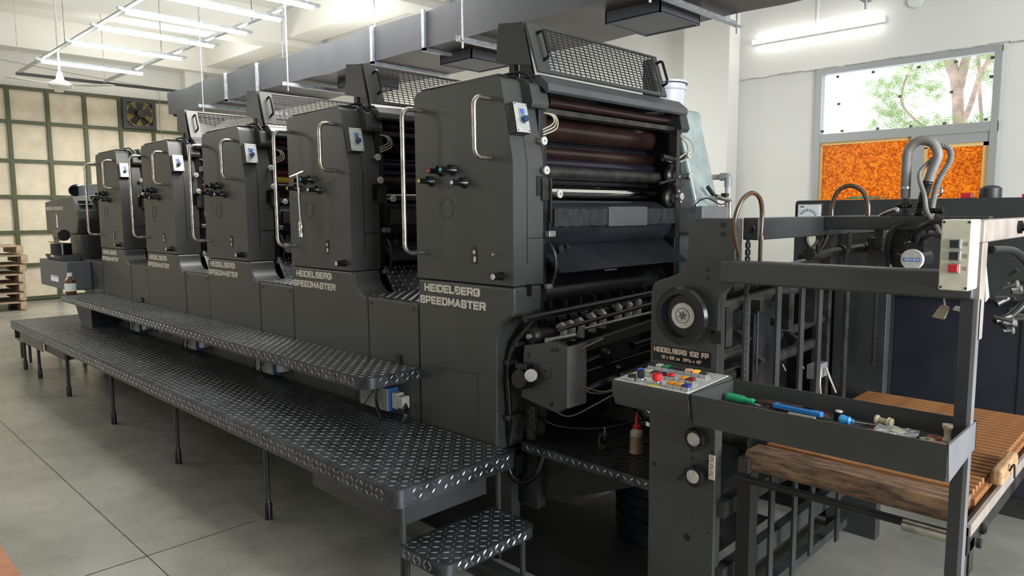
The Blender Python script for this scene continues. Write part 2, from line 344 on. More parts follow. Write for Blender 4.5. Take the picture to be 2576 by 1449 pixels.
# ================= SETTING =================
FX0,FX1,FY0,FY1,CZ=-15.3,3.5,-5.0,7.0,4.95
structure('floor',bx(FX0-.2,FX1+.2,FY0-.2,FY1+.2,-.1,0),FLOORM)
jm=mat('floor_joint_dark',(.035,.035,.032),.8)
structure('trim_1',MB().box(FX0,FX1,1.0545,1.0585,-.01,.0012),jm)
structure('trim_2',MB().box(-3.382,-3.377,FY0,1.57,-.01,.0012),jm)
structure('trim_3',MB().box(-11,-3.382,.35,.612,-.01,.004).box(-3.377,-1,.35,.612,-.01,.004),TERRA)
structure('ceiling',bx(FX0-.2,FX1+.2,FY0-.2,FY1+.3,CZ,CZ+.1),CEILM)
structure('wall_far',bx(FX0-.2,FX0,FY0,FY1+.2,0,CZ),WALLM)
structure('wall_near',bx(FX1,FX1+.2,FY0,FY1+.2,0,CZ),WALLM)
structure('wall_left',bx(FX0,FX1,FY0-.2,FY0,0,CZ),WALLM)
WX0,WX1,WZ0,WZ1=-2.80,-1.33,.95,2.86
structure('wall_right',MB().box(FX0,WX0,FY1,FY1+.2,0,CZ).box(WX1,FX1,FY1,FY1+.2,0,CZ).box(WX0,WX1,FY1,FY1+.2,0,WZ0).box(WX0,WX1,FY1,FY1+.2,WZ1,CZ),WALLM)
structure('column_1',bx(-4.12,-3.6,6.78,7.0,0,CZ),CEILM,bevel=.006)
structure('column_2',bx(FX0,FX0+.25,5.97,6.35,0,CZ),CEILM)
for i,x in enumerate((-15.05,-11.75,-8.3,-4.9,-1.4)):
    structure('beam_%d'%(i+1),bx(x-.2,x+.2,FY0,FY1,4.4,CZ),CEILM)
structure('beam_6',bx(FX0,FX1,6.3,6.8,4.5,CZ),CEILM)
# rough plaster ledge line above and beside the window
lg=mat('grey_plaster_edge',(.42,.41,.37),.9,0,.2,20)
lb=MB()
xs=-3.58
while xs<2.6:
    e=xs+random.uniform(.05,.16); zz=2.868+random.uniform(-.006,.006); lb.box(xs,e,FY1-.012,FY1,zz,zz+random.uniform(.006,.014)); xs=e
structure('trim_4',lb,lg)
# window: frame with clear top light, two orange filmed panes below
wf=MB(); 
for a in ((WX0,WX0+.05,WZ0,WZ1),(WX1-.05,WX1,WZ0,WZ1),(WX0,WX1,WZ1-.05,WZ1),(WX0,WX1,WZ0,WZ0+.05),(WX0,WX1,2.18,2.26),(-1.96,-1.86,WZ0,2.2)):
    wf.box(a[0],a[1],FY1-(.03 if a[3]-a[2]<.2 else .033),FY1+(.05 if a[3]-a[2]<.2 else .053),a[2],a[3])
wf.box(-1.87,WX1-.05,FY1-.02,FY1+.04,2.10,2.18)
win=structure('window_1',wf,WINF)
bx(WX0+.05,WX1-.05,FY1+.01,FY1+.018,2.26,2.81).build('clear_pane',GLASS,win)
bx(WX0+.05,-1.96,FY1+.01,FY1+.018,1.0,2.18).build('orange_film_pane',FILM,win)
bx(-1.86,WX1-.05,FY1+.01,FY1+.018,1.0,2.10).build('orange_film_pane',FILM,win)
yl=mat('yellowed_tape_border',(.80,.55,.22),.6,emit=None)
tb=MB()
tb.box(WX0+.05,-1.96,FY1-.002,FY1+.004,2.155,2.18).box(WX0+.05,WX0+.07,FY1-.002,FY1+.004,1,2.16).box(-1.975,-1.96,FY1-.002,FY1+.004,1,2.16).box(-1.86,-1.835,FY1-.002,FY1+.004,1,2.08).box(-1.425,-1.38,FY1-.002,FY1+.004,1,2.1).box(-1.86,-1.38,FY1-.002,FY1+.004,2.07,2.1)
tb.build('tape_border',yl,win)
tp=MB()
for x,z in [(-2.62,2.78),(-2.31,2.78),(-1.94,2.77),(-1.66,2.775),(-1.40,2.77),(-2.60,2.53),(-2.08,2.54),(-1.68,2.53),(-1.40,2.62),(-2.74,2.29),(-2.56,2.28),(-2.25,2.275),(-1.98,2.275),(-1.72,2.275),(-1.42,2.28)]:
    tp.box(x-.013,x+.013,FY1-.001,FY1+.009,z-.011,z+.011)
tp.build('tape_spot',mat('grey_tape',(.10,.10,.09),.6),win)
w2=MB()
for a in ((.55,.62,.9,2.9),(4.0,4.07,.9,2.9),(.55,4.07,2.85,2.9),(.55,4.07,.9,.95),(2.27,2.34,.95,2.85)): w2.box(FX1-.03,FX1+.02,*a)
structure('added_window_frame',w2,WINF)  # unseen frame added to go with the near wall fill light
# tree outside
tr=thing('tree',(-2.2,9.6,0),'leafy green tree with pinkish trunk outside the window','tree')
tk=MB()
tk.tube([(-2.15,9.7,0),(-2.17,9.7,1.6),(-2.22,9.65,2.5),(-2.27,9.65,3.0),(-2.36,9.65,3.3),(-2.5,9.7,4.0)],.062,10)
tk.tube([(-2.24,9.65,2.9),(-2.18,9.65,3.3),(-2.05,9.7,3.9)],.05,8)
tk.tube([(-2.20,9.65,2.45),(-2.10,9.6,2.75),(-2.02,9.6,3.05),(-1.9,9.6,3.3)],.03,8)
tk.tube([(-1.95,9.6,2.3),(-2.0,9.55,2.75),(-2.02,9.5,3.1),(-2.08,9.5,3.5)],.02,8)
tk.tube([(-2.20,9.7,2.2),(-2.75,9.6,2.7),(-2.82,9.6,3.0),(-2.7,9.7,3.4)],.016,8)
tk.build('trunk',BARK,tr)
lf=MB(); rnd=random.Random(3)
cl=[(-3.05,3.05,.16),(-2.9,2.85,.20),(-2.75,3.12,.16),(-2.95,2.62,.20),(-2.85,3.3,.2),(-1.95,3.2,.22),(-1.8,3.0,.14),(-2.45,3.3,.2),(-2.5,2.95,.10),(-2.55,2.5,.22),(-2.3,2.42,.18),(-2.0,2.45,.2),(-3.0,2.38,.14),(-3.75,2.5,.05),(-1.75,2.55,.15),(-2.0,3.5,.3),(-2.75,2.45,.14)]
for cx_,cz_,rr in cl:
    for _ in range(int(58*rr/.16)):
        a=rnd.uniform(0,6.28);q=rr*math.sqrt(rnd.random()); c=Vector((cx_+q*math.cos(a),9.6+rnd.uniform(-.3,.3),cz_+q*math.sin(a)*.9))
        st=Vector((rnd.uniform(-1,1),rnd.uniform(-.3,.3),rnd.uniform(-.9,.3))).normalized(); sd_=st.cross(Vector((0,1,0))).normalized()
        for k in range(5):
            for sgn in (-1,1):
                b=c+st*(k*.017); d_=(sd_*sgn+st*.5).normalized()*.028; n_v=st*.006
                lf.add([b,b+d_*.5+n_v,b+d_,b+d_*.5-n_v],[(0,1,2,3)])
tag(lf.build('foliage',LEAF,tr,flat=True),kind='stuff')
# olive framed board wall covering in front of the far wall
gw=thing('board_partition',(-15.25,1.5,0),'olive green steel grid with beige boards against the far wall','partition')
bx(-15.30,-15.262,FY0,5.97,.03,3.78).build('board',BOARD,gw)
g=MB(); gy=[5.97-.6*i for i in range(18) if 5.97-.6*i>FY0+.1]
for y in gy: g.box(-15.262,-15.21,y-.032,y+.032,0,3.8)
for z in (.05,.65,1.24,1.87,2.5,3.18,3.77): g.box(-15.262,-15.215,FY0,6.0,z-.03,z+.03)
g.build('frame_grid',GREENF,gw)
# exhaust fan
ef=thing('exhaust_fan',(-15.2,5.1,3.2),'black and yellow square exhaust fan near the top of the green framed wall','fan')
g=MB()
for a in ((4.80,5.40,3.2,3.26),(4.80,5.40,3.70,3.76),(4.80,4.87,3.26,3.70),(5.33,5.40,3.26,3.70)): g.box(-15.2,-15.13,*a)
g.build('square_frame',PAINT2,ef)
MB().torus((-15.15,5.1,3.48),(1,0,0),.235,.02,32,8).ring((-15.2,5.1,3.48),(1,0,0),[(0,.245),(.03,.245)],32).build('yellow_ring',[mat('dirty_yellow_ring',(.22,.17,.05),.5)],ef)
g=MB()
for k in range(5):
    a=R(72*k+20); u=Vector((0,math.cos(a),math.sin(a)));v=Vector((0,-math.sin(a),math.cos(a)));o_=Vector((-15.13,5.1,3.48))
    g.add([o_+u*.05-v*.03,o_+u*.21-v*.085+Vector((.012,0,0)),o_+u*.215+v*.05,o_+u*.05+v*.03]+[p+Vector((.004,0,0)) for p in (o_+u*.05-v*.03,o_+u*.21-v*.085+Vector((.012,0,0)),o_+u*.215+v*.05,o_+u*.05+v*.03)],[(0,1,2,3),(7,6,5,4),(0,4,5,1),(1,5,6,2),(2,6,7,3),(3,7,4,0)])
g.cyl((-15.15,5.1,3.48),(-15.08,5.1,3.48),.06).build('fan_blades',BLACK,ef)
g=MB()
for k in range(4):
    a=R(90*k+45); g.cyl((-15.09,5.1,3.48),(-15.12,5.1+.3*math.cos(a),3.48+.3*math.sin(a)),.012,n=8)
g.cyl((-15.09,5.1,3.48),(-15.04,5.1,3.48),.075).build('motor_bracket',INNER2,ef)
# ceiling fan
cf=thing('ceiling_fan',(-10.5,2.62,3.15),'white ceiling fan on a long rod near the far wall','fan')
MB().cyl((-10.5,2.62,3.25),(-10.5,2.62,4.4),.013,n=10).ring((-10.5,2.62,4.32),(0,0,1),[(0,.02),(.08,.055)]).build('down_rod',WHITE,cf)
MB().ring((-10.5,2.62,3.13),(0,0,1),[(0,.10),(.02,.135),(.05,.135),(.07,.10),(.10,.05),(.2,.025)],24).build('fan_motor',WHITE,cf)
for k in range(3):
    a=R(100+120*k-52); u=Vector((math.cos(a),math.sin(a),0));v=Vector((-u.y,u.x,0));o_=Vector((-10.5,2.62,3.165))
    P=[o_+u*.12-v*.03,o_+u*.3-v*.065,o_+u*.62-v*.055,o_+u*.66,o_+u*.62+v*.05,o_+u*.3+v*.06-Vector((0,0,.012)),o_+u*.12+v*.03]
    MB().add(P+[p+Vector((0,0,.006)) for p in P],[list(range(7))[::-1],list(range(7,14))]+[(i,(i+1)%7,7+(i+1)%7,7+i) for i in range(7)]).build('fan_blade',WHITE,cf)
# hanging light grid
lgx=[-11.68,6.0]
gr=thing('light_rack',(-8,2.9,3.42),'galvanised slotted angle rack hung from rods carrying the ceiling tubes','rack')
g=MB()
for y in (2.42,3.46):
    g.box(-11.68,-3.6,y-.022,y+.022,3.44,3.446).box(-11.68,-3.6,y+.018,y+.022,3.44,3.49)
g.build('slotted_rail',GALV,gr)
MB().box(-11.70,-11.66,2.40,4.9,3.42,3.46).build('cross_rail',PAINT2,gr)
g=MB()
for x in (-11.6,-9.4,-7.0,-4.8):
    for y in (2.42,3.46): g.cyl((x,y,3.44),(x,y,4.95),.005,n=6)
g.build('hanging_rod',STEEL,gr)
tubeproto=None
TX=[(-10.35,'second-farthest'),]
labs=['far end of the row, nearest the ceiling fan','next to the far-end one','third from the far end','fourth from the far end','fifth from the far end','sixth from the far end, cut by the top edge']
for i,x in enumerate((-10.35,-9.05,-8.13,-7.33,-6.6,-6.0)):
    lab='tube light on the hanging rack, '+labs[i]
    if tubeproto is None:
        t=thing('tube_light',(x,2.95,3.40),lab,'tube light','tube lights on the hanging rack')
        bx(x-.02,x+.02,2.33,3.62,3.415,3.44).build('batten',GALV,t)
        MB().ring((x,2.40,3.398),(0,1,0),[(0,.016),(1.15,.016)],12).build('tube',TUBE,t); tubeproto=t;tx0=x
    else:
        t=copy_tree(tubeproto,None,(x-tx0,0,0)); t['label']=lab
wt=thing('wall_tube_light',(-2.84,6.98,3.21),'long glowing tube light slanting along the white wall above the window','tube light')
bx(-3.45,-2.22,6.965,6.999,3.195,3.235).build('batten',WHITE,wt)
MB().ring((-3.44,6.95,3.215),(1,0,0),[(0,.019),(1.21,.019)],12).build('tube',mat('glowing_wall_tube',(1,1,1),.5,emit=(1,.99,.95),es=15),wt)
tag(MB().ring((-1.99,6.97,3.33),(0,1,0),[(0,.055),(.02,.06),(.03,.06)],24).build('wall_socket',WHITE),'round white wall socket above the window near the wall tube','socket')
tag(MB().box(-2.83,-2.81,6.985,7.0,3.24,4.5).build('cable_trunking',WHITE),'white vertical cable trunking running up from the wall tube light','trunking')
tag(MB().tube([(-15.2,6.0,4.0),(-15.2,4,4.12),(-15.2,2,4.3)],.006,6).tube([(-15.19,5.35,4.03),(-15.18,5.5,3.9),(-15.18,5.48,3.3),(-15.18,5.6,2.9),(-15.18,5.85,2.3)],.006,6).build('wall_cable',PVC),'thin cable looping down the far wall beside the exhaust fan','cable')

# ================= DUCT =================
du=thing('air_duct',(-4,3.5,2.65),'dark blue-grey wrapped air duct running overhead above the press','duct')
g=MB(); n=40; xs=[-8.45+i*(9.6/n) for i in range(n+1)]; rd=random.Random(5)
vs=[];fs=[]
for x in xs:
    j=lambda s=.008:rd.uniform(-s,s)
    vs+=[(x,3.15+j(.005),2.65+j()),(x,3.86+j(.005),2.65+j()),(x,3.86+j(.005),2.885+j(.012)),(x,3.15+j(.005),2.885+j(.012))]
for i in range(n):
    for k in range(4): fs.append((i*4+k,i*4+(k+1)%4,(i+1)*4+(k+1)%4,(i+1)*4+k))
fs+=[(3,2,1,0),tuple(n*4+k for k in range(4))]
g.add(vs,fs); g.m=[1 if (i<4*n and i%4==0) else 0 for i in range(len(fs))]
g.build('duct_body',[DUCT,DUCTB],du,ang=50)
MB().add([(-8.45,3.2,2.64),(-8.45,3.8,2.64),(-9.0,3.9,2.62),(-8.45,3.2,2.70),(-8.45,3.8,2.70),(-9.0,3.9,2.64)],[(0,2,1),(3,4,5),(0,3,5,2),(1,2,5,4),(0,1,4,3)]).build('end_flap',PAINT2,du)
for x in (-6.95,-6.3,-4.5,-3.9):
    MB().box(x-.014,x+.014,3.13,3.15,2.63,2.90).box(x-.014,x+.014,3.13,3.87,2.628,2.65).build('flange',GALV,du)
for i,(x0,x1,y0,y1) in enumerate([(-4.02,-3.69,3.38,3.76),(-2.52,-2.16,3.32,3.72),(-5.35,-5.02,3.38,3.76)]):
    g=MB().box(x0,x1,y0,y0+.008,2.585,2.68).box(x0,x1,y1-.008,y1,2.585,2.68).box(x0,x0+.008,y0,y1,2.585,2.68).box(x1-.008,x1,y0,y1,2.585,2.68).box(x0,x1,y0,y1,2.590,2.594).build('outlet_box',DUCT,du)
for x in (-7.3,-5.6,-3.42,-2.05,-1.35):
    t=MB().box(x-.02,x+.02,3.02,3.98,2.60,2.606).box(x-.02,x-.014,3.02,3.98,2.606,2.635).cyl((x,3.06,2.56),(x,3.06,4.95),.006,n=8).cyl((x,3.94,2.56),(x,3.94,4.95),.006,n=8)
    tag(t.build('duct_hanger',GALV),None,'hanger','threaded rod hangers under the duct')['label']='galvanised rod hanger under the duct, '+{-7.3:'nearest the far wall',-5.6:'over the middle press units',-3.42:'beside the middle outlet box',-2.05:'just past the outlet box nearest the camera',-1.35:'at the top edge over the feeder'}[x]

# ================= PRINTING UNITS =================
def handle(name,m,base0,base1,out,r,parent,bend=.05):
    a=Vector(base0);b=Vector(base1);o_=Vector(out);d=(b-a).normalized();L=o_.length
    P=[a]+[a+o_*((L-bend)/L)*t for t in (.5,1)]
    c0=a+o_*((L-bend)/L)
    for k in range(1,7): t=R(15*k); P.append(c0+o_.normalized()*bend*math.sin(t)+d*bend*(1-math.cos(t)))
    c1=b+o_*((L-bend)/L)
    for k in range(0,7): t=R(90-15*k); P.append(c1+o_.normalized()*bend*math.sin(t)-d*bend*(1-math.cos(t)))
    P.append(b)
    return MB().tube(P,r,12,k=1).build(name,m,parent)
def fine_letters(ox,parent):
    g=text(MB(),'HEIDELBERG',OPT(ox-2.822,2.2495,1.158),.405,.040,.0100)
    g.build('brand_lettering',LETTER,parent)
    g=text(MB(),'SPEEDMASTER',OPT(ox-2.856,2.2495,1.096),.478,.040,.0100)
    g.build('brand_lettering',LETTER,parent)
def make_unit(ox,last,label):
    X=lambda x:x+ox
    u=thing('printing_unit',(X(-2.55),2.9,0),label,'printing press unit','printing units of the press')
    # operator side upper cover
    prof=[(X(-2.88),1.222)]+[(X(-2.88),2.09)]+[(X(a),b) for a,b in arc(-2.84,2.095,.04,180,95,4)]+[(X(-2.30),2.142)]+[(X(a),b) for a,b in arc(-2.305,2.105,.037,85,15,4)]+[(X(-2.20),1.77),(X(-2.20),1.222)]
    cov=MB().prism(prof,'y',2.25,2.445).build('operator_cover',PAINT,u,bevel=.014,seg=3)
    g=MB(); a=math.atan2(.07,.34)
    g.T=frame((X(-2.20),2.337,1.77),(0,1,0),(math.sin(-a),0,math.cos(a)),(math.cos(a),0,math.sin(a)))
    g.box(0,.003,0,.33,-.002,.0012); g.T=None; g.box(X(-2.202),X(-2.1988),2.337,2.34,1.32,1.77).box(X(-2.202),X(-2.1988),2.337,2.445,1.43,1.433)
    g.build('cover_seam',BLACK,u)
    MB().prism([(X(-2.84),2.142),(X(-2.30),2.142),(X(-2.30),2.155),(X(-2.83),2.152)],'y',2.262,2.45).build('top_mat',BLACK,u,bevel=.004)
    g=MB().box(X(-2.2),X(-2.196),2.40,2.447,1.62,1.71); g.build('side_slot',BLACK,u)
    # lower operator body
    if last:
        prof=[(X(-2.88),.44),(X(-2.32),.44),(X(-2.315),.95)]+[(X(p),q) for p,q in ((-2.30,1.01),(-2.27,1.05),(-2.235,1.07),(-2.205,1.085),(-2.20,1.11))]+[(X(-2.20),1.218),(X(-2.88),1.218)]
        MB().prism(prof,'y',2.25,2.44).build('operator_base',PAINT,u,bevel=.016,seg=3)
        MB().box(X(-2.202),X(-2.198),2.335,2.365,1.17,1.225).build('base_notch',BLACK,u)
        MB().box(X(-2.88),X(-2.30),2.27,2.46,.40,.44).build('base_foot_strip',INNER,u)
        g=MB().tube([(X(-2.88),2.2492,.77),(X(-2.47),2.2492,.79),(X(-2.44),2.2492,.77),(X(-2.44),2.2492,.50)],.0012,6,k=2)
        g.build('panel_outline',INNER,u)
    else:
        prof=[(X(-2.88),.43),(X(-2.065),.43),(X(-2.065),1.06),(X(-2.075),1.085),(X(-2.10),1.095),(X(-2.135),1.11),(X(-2.165),1.135),(X(-2.185),1.17),(X(-2.195),1.218),(X(-2.88),1.218)]
        MB().prism(prof,'y',2.25,2.44).build('operator_base',PAINT,u,bevel=.014,seg=3)
        bx(X(-2.06),X(-1.612),2.255,2.30,.43,1.085).build('step_panel',PAINT,u,bevel=.008)
        g=MB(); g.box(X(-2.15),X(-1.60),2.262,3.55,1.07,1.092).lozenges(X(-2.12),X(-1.62),2.28,2.9,1.092)
        g.add([(X(-2.10),2.46,1.09),(X(-2.10),3.55,1.09),(X(-2.2),3.55,1.24),(X(-2.2),2.46,1.24)],[(0,1,2,3)])
        g.T=frame((X(-2.10),2.46,1.09),(0,1,0),(-.1,0,.15),(.15,0,.1)); g.lozenges(0,.6,0,.18,0); g.T=None
        g.build('tread_plate',DPLATE,u)
        for x in (-2.02,-1.65): MB().cyl((X(x),2.257,1.055),(X(x),2.252,1.055),.008,n=10).build('panel_hole',BLACK,u)
    # machine body behind
    g=MB().box(X(-2.86),X(-2.225),2.446,2.50,.445,2.08).box(X(-2.86),X(-2.225),3.60,3.66,.445,2.10)
    g.build('side_frame',INNER,u,bevel=.004)
    MB().prism([(X(-2.85),.55),(X(-2.55),.55),(X(-2.55),2.0),(X(-2.44),2.06),(X(-2.44),2.11),(X(-2.85),2.11)],'y',2.50,3.60).build('machine_core',INNER,u)
    # drive side
    prof=[(X(-2.86),.445),(X(-2.10),.445),(X(-2.10),1.50),(X(-2.245),2.06)]+[(X(p),q) for p,q in arc(-2.285,2.10,.04,15,90,4)]+[(X(-2.86),2.14)]
    MB().prism(prof,'y',3.66,3.92).build('drive_cover',DRIVEC,u,bevel=.018,seg=3)
    MB().box(X(-2.3),X(-2.06),3.62,3.93,1.42,1.575).build('drive_box',mat_grey,u,bevel=.01)
    MB().prism([(X(-2.30),2.00),(X(-2.19),1.99),(X(-2.175),2.01),(X(-2.20),2.10),(X(-2.24),2.145),(X(-2.30),2.155)],'y',3.58,3.665).build('end_hood',PAINT2,u,bevel=.006)
    MB().prism([(X(-2.30),2.01),(X(-2.20),2.01),(X(-2.19),2.03),(X(-2.21),2.11),(X(-2.25),2.14),(X(-2.30),2.15)],'y',2.37,2.48).build('end_hood',PAINT,u,bevel=.006)
    # rollers
    for (x,z,r,m_) in [(-2.25,2.052,.022,RUBB),(-2.40,1.955,.058,RUBB),(-2.45,1.86,.05,RUB),(-2.38,1.838,.03,RUBB),(-2.37,1.785,.028,RUBV),(-2.30,1.738,.030,INNER2),(-2.43,1.70,.045,RUB),(-2.37,1.648,.036,CHROME)]:
        MB().ring((X(x),2.50,z),(0,1,0),[(0,r*.5),(.03,r*.5),(.03,r),(1.07,r),(1.07,r*.5),(1.10,r*.5)],28).build('roller',m_,u)
    MB().box(X(-2.29),X(-2.225),2.50,3.60,1.995,2.022).build('wash_bar',INNER2,u,bevel=.003)
    MB().ring((X(-2.325),2.50,1.492),(0,1,0),[(0,.112),(1.10,.112)],48).build('plate_cylinder',SHEET,u)
    MB().ring((X(-2.42),2.50,1.13),(0,1,0),[(0,.15),(1.10,.15)],40).build('impression_cylinder',RUB,u)
    rb=random.Random(int(ox*100)); g=MB(); ys=[2.52+i*.018 for i in range(60)]; vs=[];fs=[]
    for y in ys:
        jj=lambda s=.003:rb.uniform(-s,s); vs+=[(X(-2.25)+jj(),y,1.478+jj()),(X(-2.195)+jj(),y,1.480+jj()),(X(-2.195)+jj(),y,1.562+jj()),(X(-2.25)+jj(),y,1.568+jj())]
    for i in range(59):
        for k in range(4): fs.append((i*4+k,i*4+(k+1)%4,(i+1)*4+(k+1)%4,(i+1)*4+k))
    fs+=[(0,1,2,3),tuple(59*4+k for k in range(4))]
    g.add(vs,fs).build('foam_wrapped_bar',FOAM,u,flat=True)
    if last: MB().box(X(-2.26),X(-2.188),2.93,3.27,1.472,1.574).build('cloth_tape_wrap',TAPE,u,bevel=.006)
    MB().prism([(X(-2.34),1.395),(X(-2.30),1.395),(X(-2.13),1.272),(X(-2.15),1.262),(X(-2.32),1.38)],'y',2.50,3.59).build('guard_sheet',SHEET,u,bevel=.003)
    MB().prism([(X(-2.40),1.43),(X(-2.24),1.445),(X(-2.24),1.455),(X(-2.40),1.45)],'y',2.50,3.6).build('guard_rail',INNER2,u)
    MB().box(X(-2.20),X(-2.17),2.455,2.50,1.435,1.462).box(X(-2.20),X(-2.175),2.45,2.485,1.195,1.218).build('latch_clip',ALU,u,bevel=.002)
    MB().box(X(-2.165),X(-2.16),2.86,2.96,1.255,1.268).build('nameplate',ALU,u) if last else None
    # apron and mesh guard
    MB().prism([(X(-2.84),2.165),(X(-2.21),2.16),(X(-2.155),2.115),(X(-2.15),2.085),(X(-2.17),2.075),(X(-2.20),2.105),(X(-2.30),2.12),(X(-2.84),2.12)],'y',2.43,3.60).build('apron',SHEETG,u,bevel=.004)
    b0=Vector((X(-2.205),2.41,2.165)); tdir=Vector((-.075,0,.225)).normalized(); nrm=Vector((.225,0,.075)).normalized()
    T=frame(b0,(0,1,0),tdir,nrm); gd=MB(); gd.T=T
    gd.box(0,.09,0,.235,0,.012).box(1.0,1.04,0,.235,0,.012).box(.09,1.0,.225,.235,0,.012).box(.09,1.0,0,.018,0,.012)
    gdo=gd.build('mesh_guard',PAINT,u)
    g=MB(); g.T=T
    for i in range(1,24): g.box(.09+i*.038-.0018,.09+i*.038+.0018,.016,.226,.002,.006)
    for j in range(1,14): g.box(.09,1.0,.018+j*.0148-.0015,.018+j*.0148+.0015,.005,.009)
    g.build('guard_wire',PAINT2,gdo)
    for yy in (.055,1.02):
        a0=b0+Vector((0,yy,0))+tdir*.06+nrm*.01; handle('guard_handle',BLACK,a0,a0+tdir*.13,nrm*.04,.0075,gdo,.018)
    MB().add([(X(-2.24),2.405,2.20),(X(-2.29),2.405,2.395),(X(-2.44),2.405,2.415),(X(-2.46),2.405,2.24)]+[(X(-2.24),2.412,2.20),(X(-2.29),2.412,2.395),(X(-2.44),2.412,2.415),(X(-2.46),2.412,2.24)],[(0,1,2,3),(7,6,5,4),(0,4,5,1),(1,5,6,2),(2,6,7,3),(3,7,4,0)]).build('side_wing',PAINT2,u)
    MB().prism([(X(-2.23),2.15),(X(-2.30),2.40),(X(-2.33),2.40),(X(-2.31),2.15)],'y',2.412,2.43).prism([(X(-2.34),2.15),(X(-2.36),2.38),(X(-2.375),2.38),(X(-2.38),2.15)],'y',2.412,2.44).prism([(X(-2.23),2.15),(X(-2.30),2.38),(X(-2.34),2.38),(X(-2.34),2.15)],'y',3.43,3.45).build('guard_bracket',INNER,u)
    MB().tube([(X(-2.45),2.36,2.16),(X(-2.30),2.35,2.165),(X(-2.24),2.37,2.16),(X(-2.205),2.39,2.12)],.007,8).build('top_cable',BLACK,u)
    # hand rails
    handle('hand_rail',STEEL,(X(-2.828),2.25,2.045),(X(-2.828),2.25,1.35),(0,-.115,0),.0115,u,.045)
    handle('hand_rail',STEEL,(X(-2.342),2.25,2.05),(X(-2.340),2.25,1.79),(0,-.095,0),.011,u,.04)
    # control box on slanted face
    cb=MB(); T=frame((X(-2.20),2.252,1.885),(0,1,0),(-math.sin(a),0,math.cos(a)),(math.cos(a),0,math.sin(a))); T=T@Matrix.Translation((0,0,-.022))
    cb.T=T; cb.box(0,.088,0,.135,0,.045); cbo=cb.build('control_box',BLACK,u,bevel=.004)
    g=MB(); g.T=T; g.box(.002,.086,.002,.133,.045,.049); g.build('face_plate',SILVERP,cbo,bevel=.002)
    g=MB(); g.T=T; g.box(.028,.058,.076,.106,.049,.056); g.build('button_bezel',ALU,cbo,bevel=.002)
    g=MB(); g.T=T; g.box(.033,.053,.08,.101,.056,.060); g.build('button',BLUEK,cbo,bevel=.002)
    g=MB(); g.T=T; g.box(.028,.058,.04,.072,.049,.055); g.build('knob_bezel',ALU,cbo,bevel=.002)
    g=MB(); g.T=T; g.ring((.043,.056,.055),(0,0,1),[(0,.015),(.022,.0135),(.024,.011)],16); g.build('rotary_knob',BLUEKD,cbo)
    g=MB(); g.T=T
    for p in ((.01,.01),(.078,.01),(.01,.125),(.078,.125)): g.ring((*p,.049),(0,0,1),[(0,.0035),(.001,.003)],8)
    g.build('screw',BLACK,cbo)
    # knobs
    for (x,z,m_) in ((-2.758,1.70,YELK),(-2.682,1.745,REDK),(-2.596,1.747,CYANK),(-2.517,1.685,WHITE)):
        k=MB().ring((X(x),2.25,z),(0,-1,0),[(0,.027),(.008,.024),(.02,.015),(.06,.0125),(.078,.013)],18).ring((X(x),2.235,z+.004),(.2,-.6,.7),[(0,.009),(.03,.007)],8).build('ink_key_knob',BLACK,u)
        MB().ring((X(x),2.172,z),(0,-1,0),[(0,.0095),(.003,.0085)],14).build('knob_cap',m_,k)
    k=MB().ring((X(-2.275),2.25,1.264),(0,-1,0),[(0,.021),(.03,.016),(.055,.017)],18).build('adjusting_knob',BLACK,u)
    MB().ring((X(-2.275),2.195,1.264),(0,-1,0),[(0,.014),(.002,.013)],14).build('knob_cap',PALEMET,k)
    if last or ox<-2: MB().ring((X(-2.311),2.25,1.36),(0,-1,0),[(0,.008),(.02,.006)],10).build('pin',STEEL,u)
    sl=MB().prism([(X(-2.454)+p,1.35+q) for p,q in rrect(-.019,.019,-.042,.042,.0185)],'y',2.246,2.252).build('oval_slot',BLACK,u)
    MB().ring((X(-2.45),2.246,1.365),(0,-1,0),[(0,.009),(.002,.009)],10).box(X(-2.452),X(-2.438),2.243,2.246,1.32,1.345).build('slot_indicator',PALEMET,sl)
    MB().torus((X(-2.643),2.2495,1.568),(0,1,0),.047,.0014,32,6).build('round_cap_outline',INNER,u)
    # dials
    for (x,y,z) in ((-2.18,2.43,1.865),(-2.175,2.44,1.735),(-2.165,2.52,1.63),(-2.165,3.64,1.865),(-2.16,3.655,1.745),(-2.165,3.57,1.63)):
        d=MB().cyl((X(x)-.05,y,z),(X(x),y,z),.006,n=8).ring((X(x)-.004,y,z),(1,0,.0),[(0,.019),(.008,.019),(.010,.017)],20).build('setting_dial',PALEMET,u)
        MB().ring((X(x)+.006,y,z),(1,0,0),[(0,.008),(.003,.006)],10).build('dial_screw',GREYBOX,d)
    MB().cyl((X(-2.21),2.45,1.86),(X(-2.21),2.45,1.64),.004,n=6).box(X(-2.24),X(-2.19),2.43,2.49,1.60,1.70).box(X(-2.2),X(-2.18),2.475,2.485,1.50,1.70).build('link_bracket',INNER2,u)
    g=MB()
    for k in range(3): r_=.035+.012*k; g.tube([(X(-2.24),2.47,2.0),(X(-2.20),2.47+r_,1.985),(X(-2.2),2.48+r_,1.95-.01*k),(X(-2.23),2.47,1.92-.012*k)],.0035,6)
    g.build('cable_loop',CABLEW,u)
    g=MB(); g.tube([(X(-2.28),3.56,2.0),(X(-2.2),3.60,1.97),(X(-2.17),3.64,1.90),(X(-2.2),3.57,1.84),(X(-2.24),3.48,1.845)],.0045,8).tube([(X(-2.26),3.62,2.0),(X(-2.18),3.67,1.95),(X(-2.16),3.68,1.88),(X(-2.2),3.60,1.825),(X(-2.24),3.48,1.835)],.0045,8)
    g.build('air_line',CABLEW,u)
    # drive side linkage detail
    g=MB()
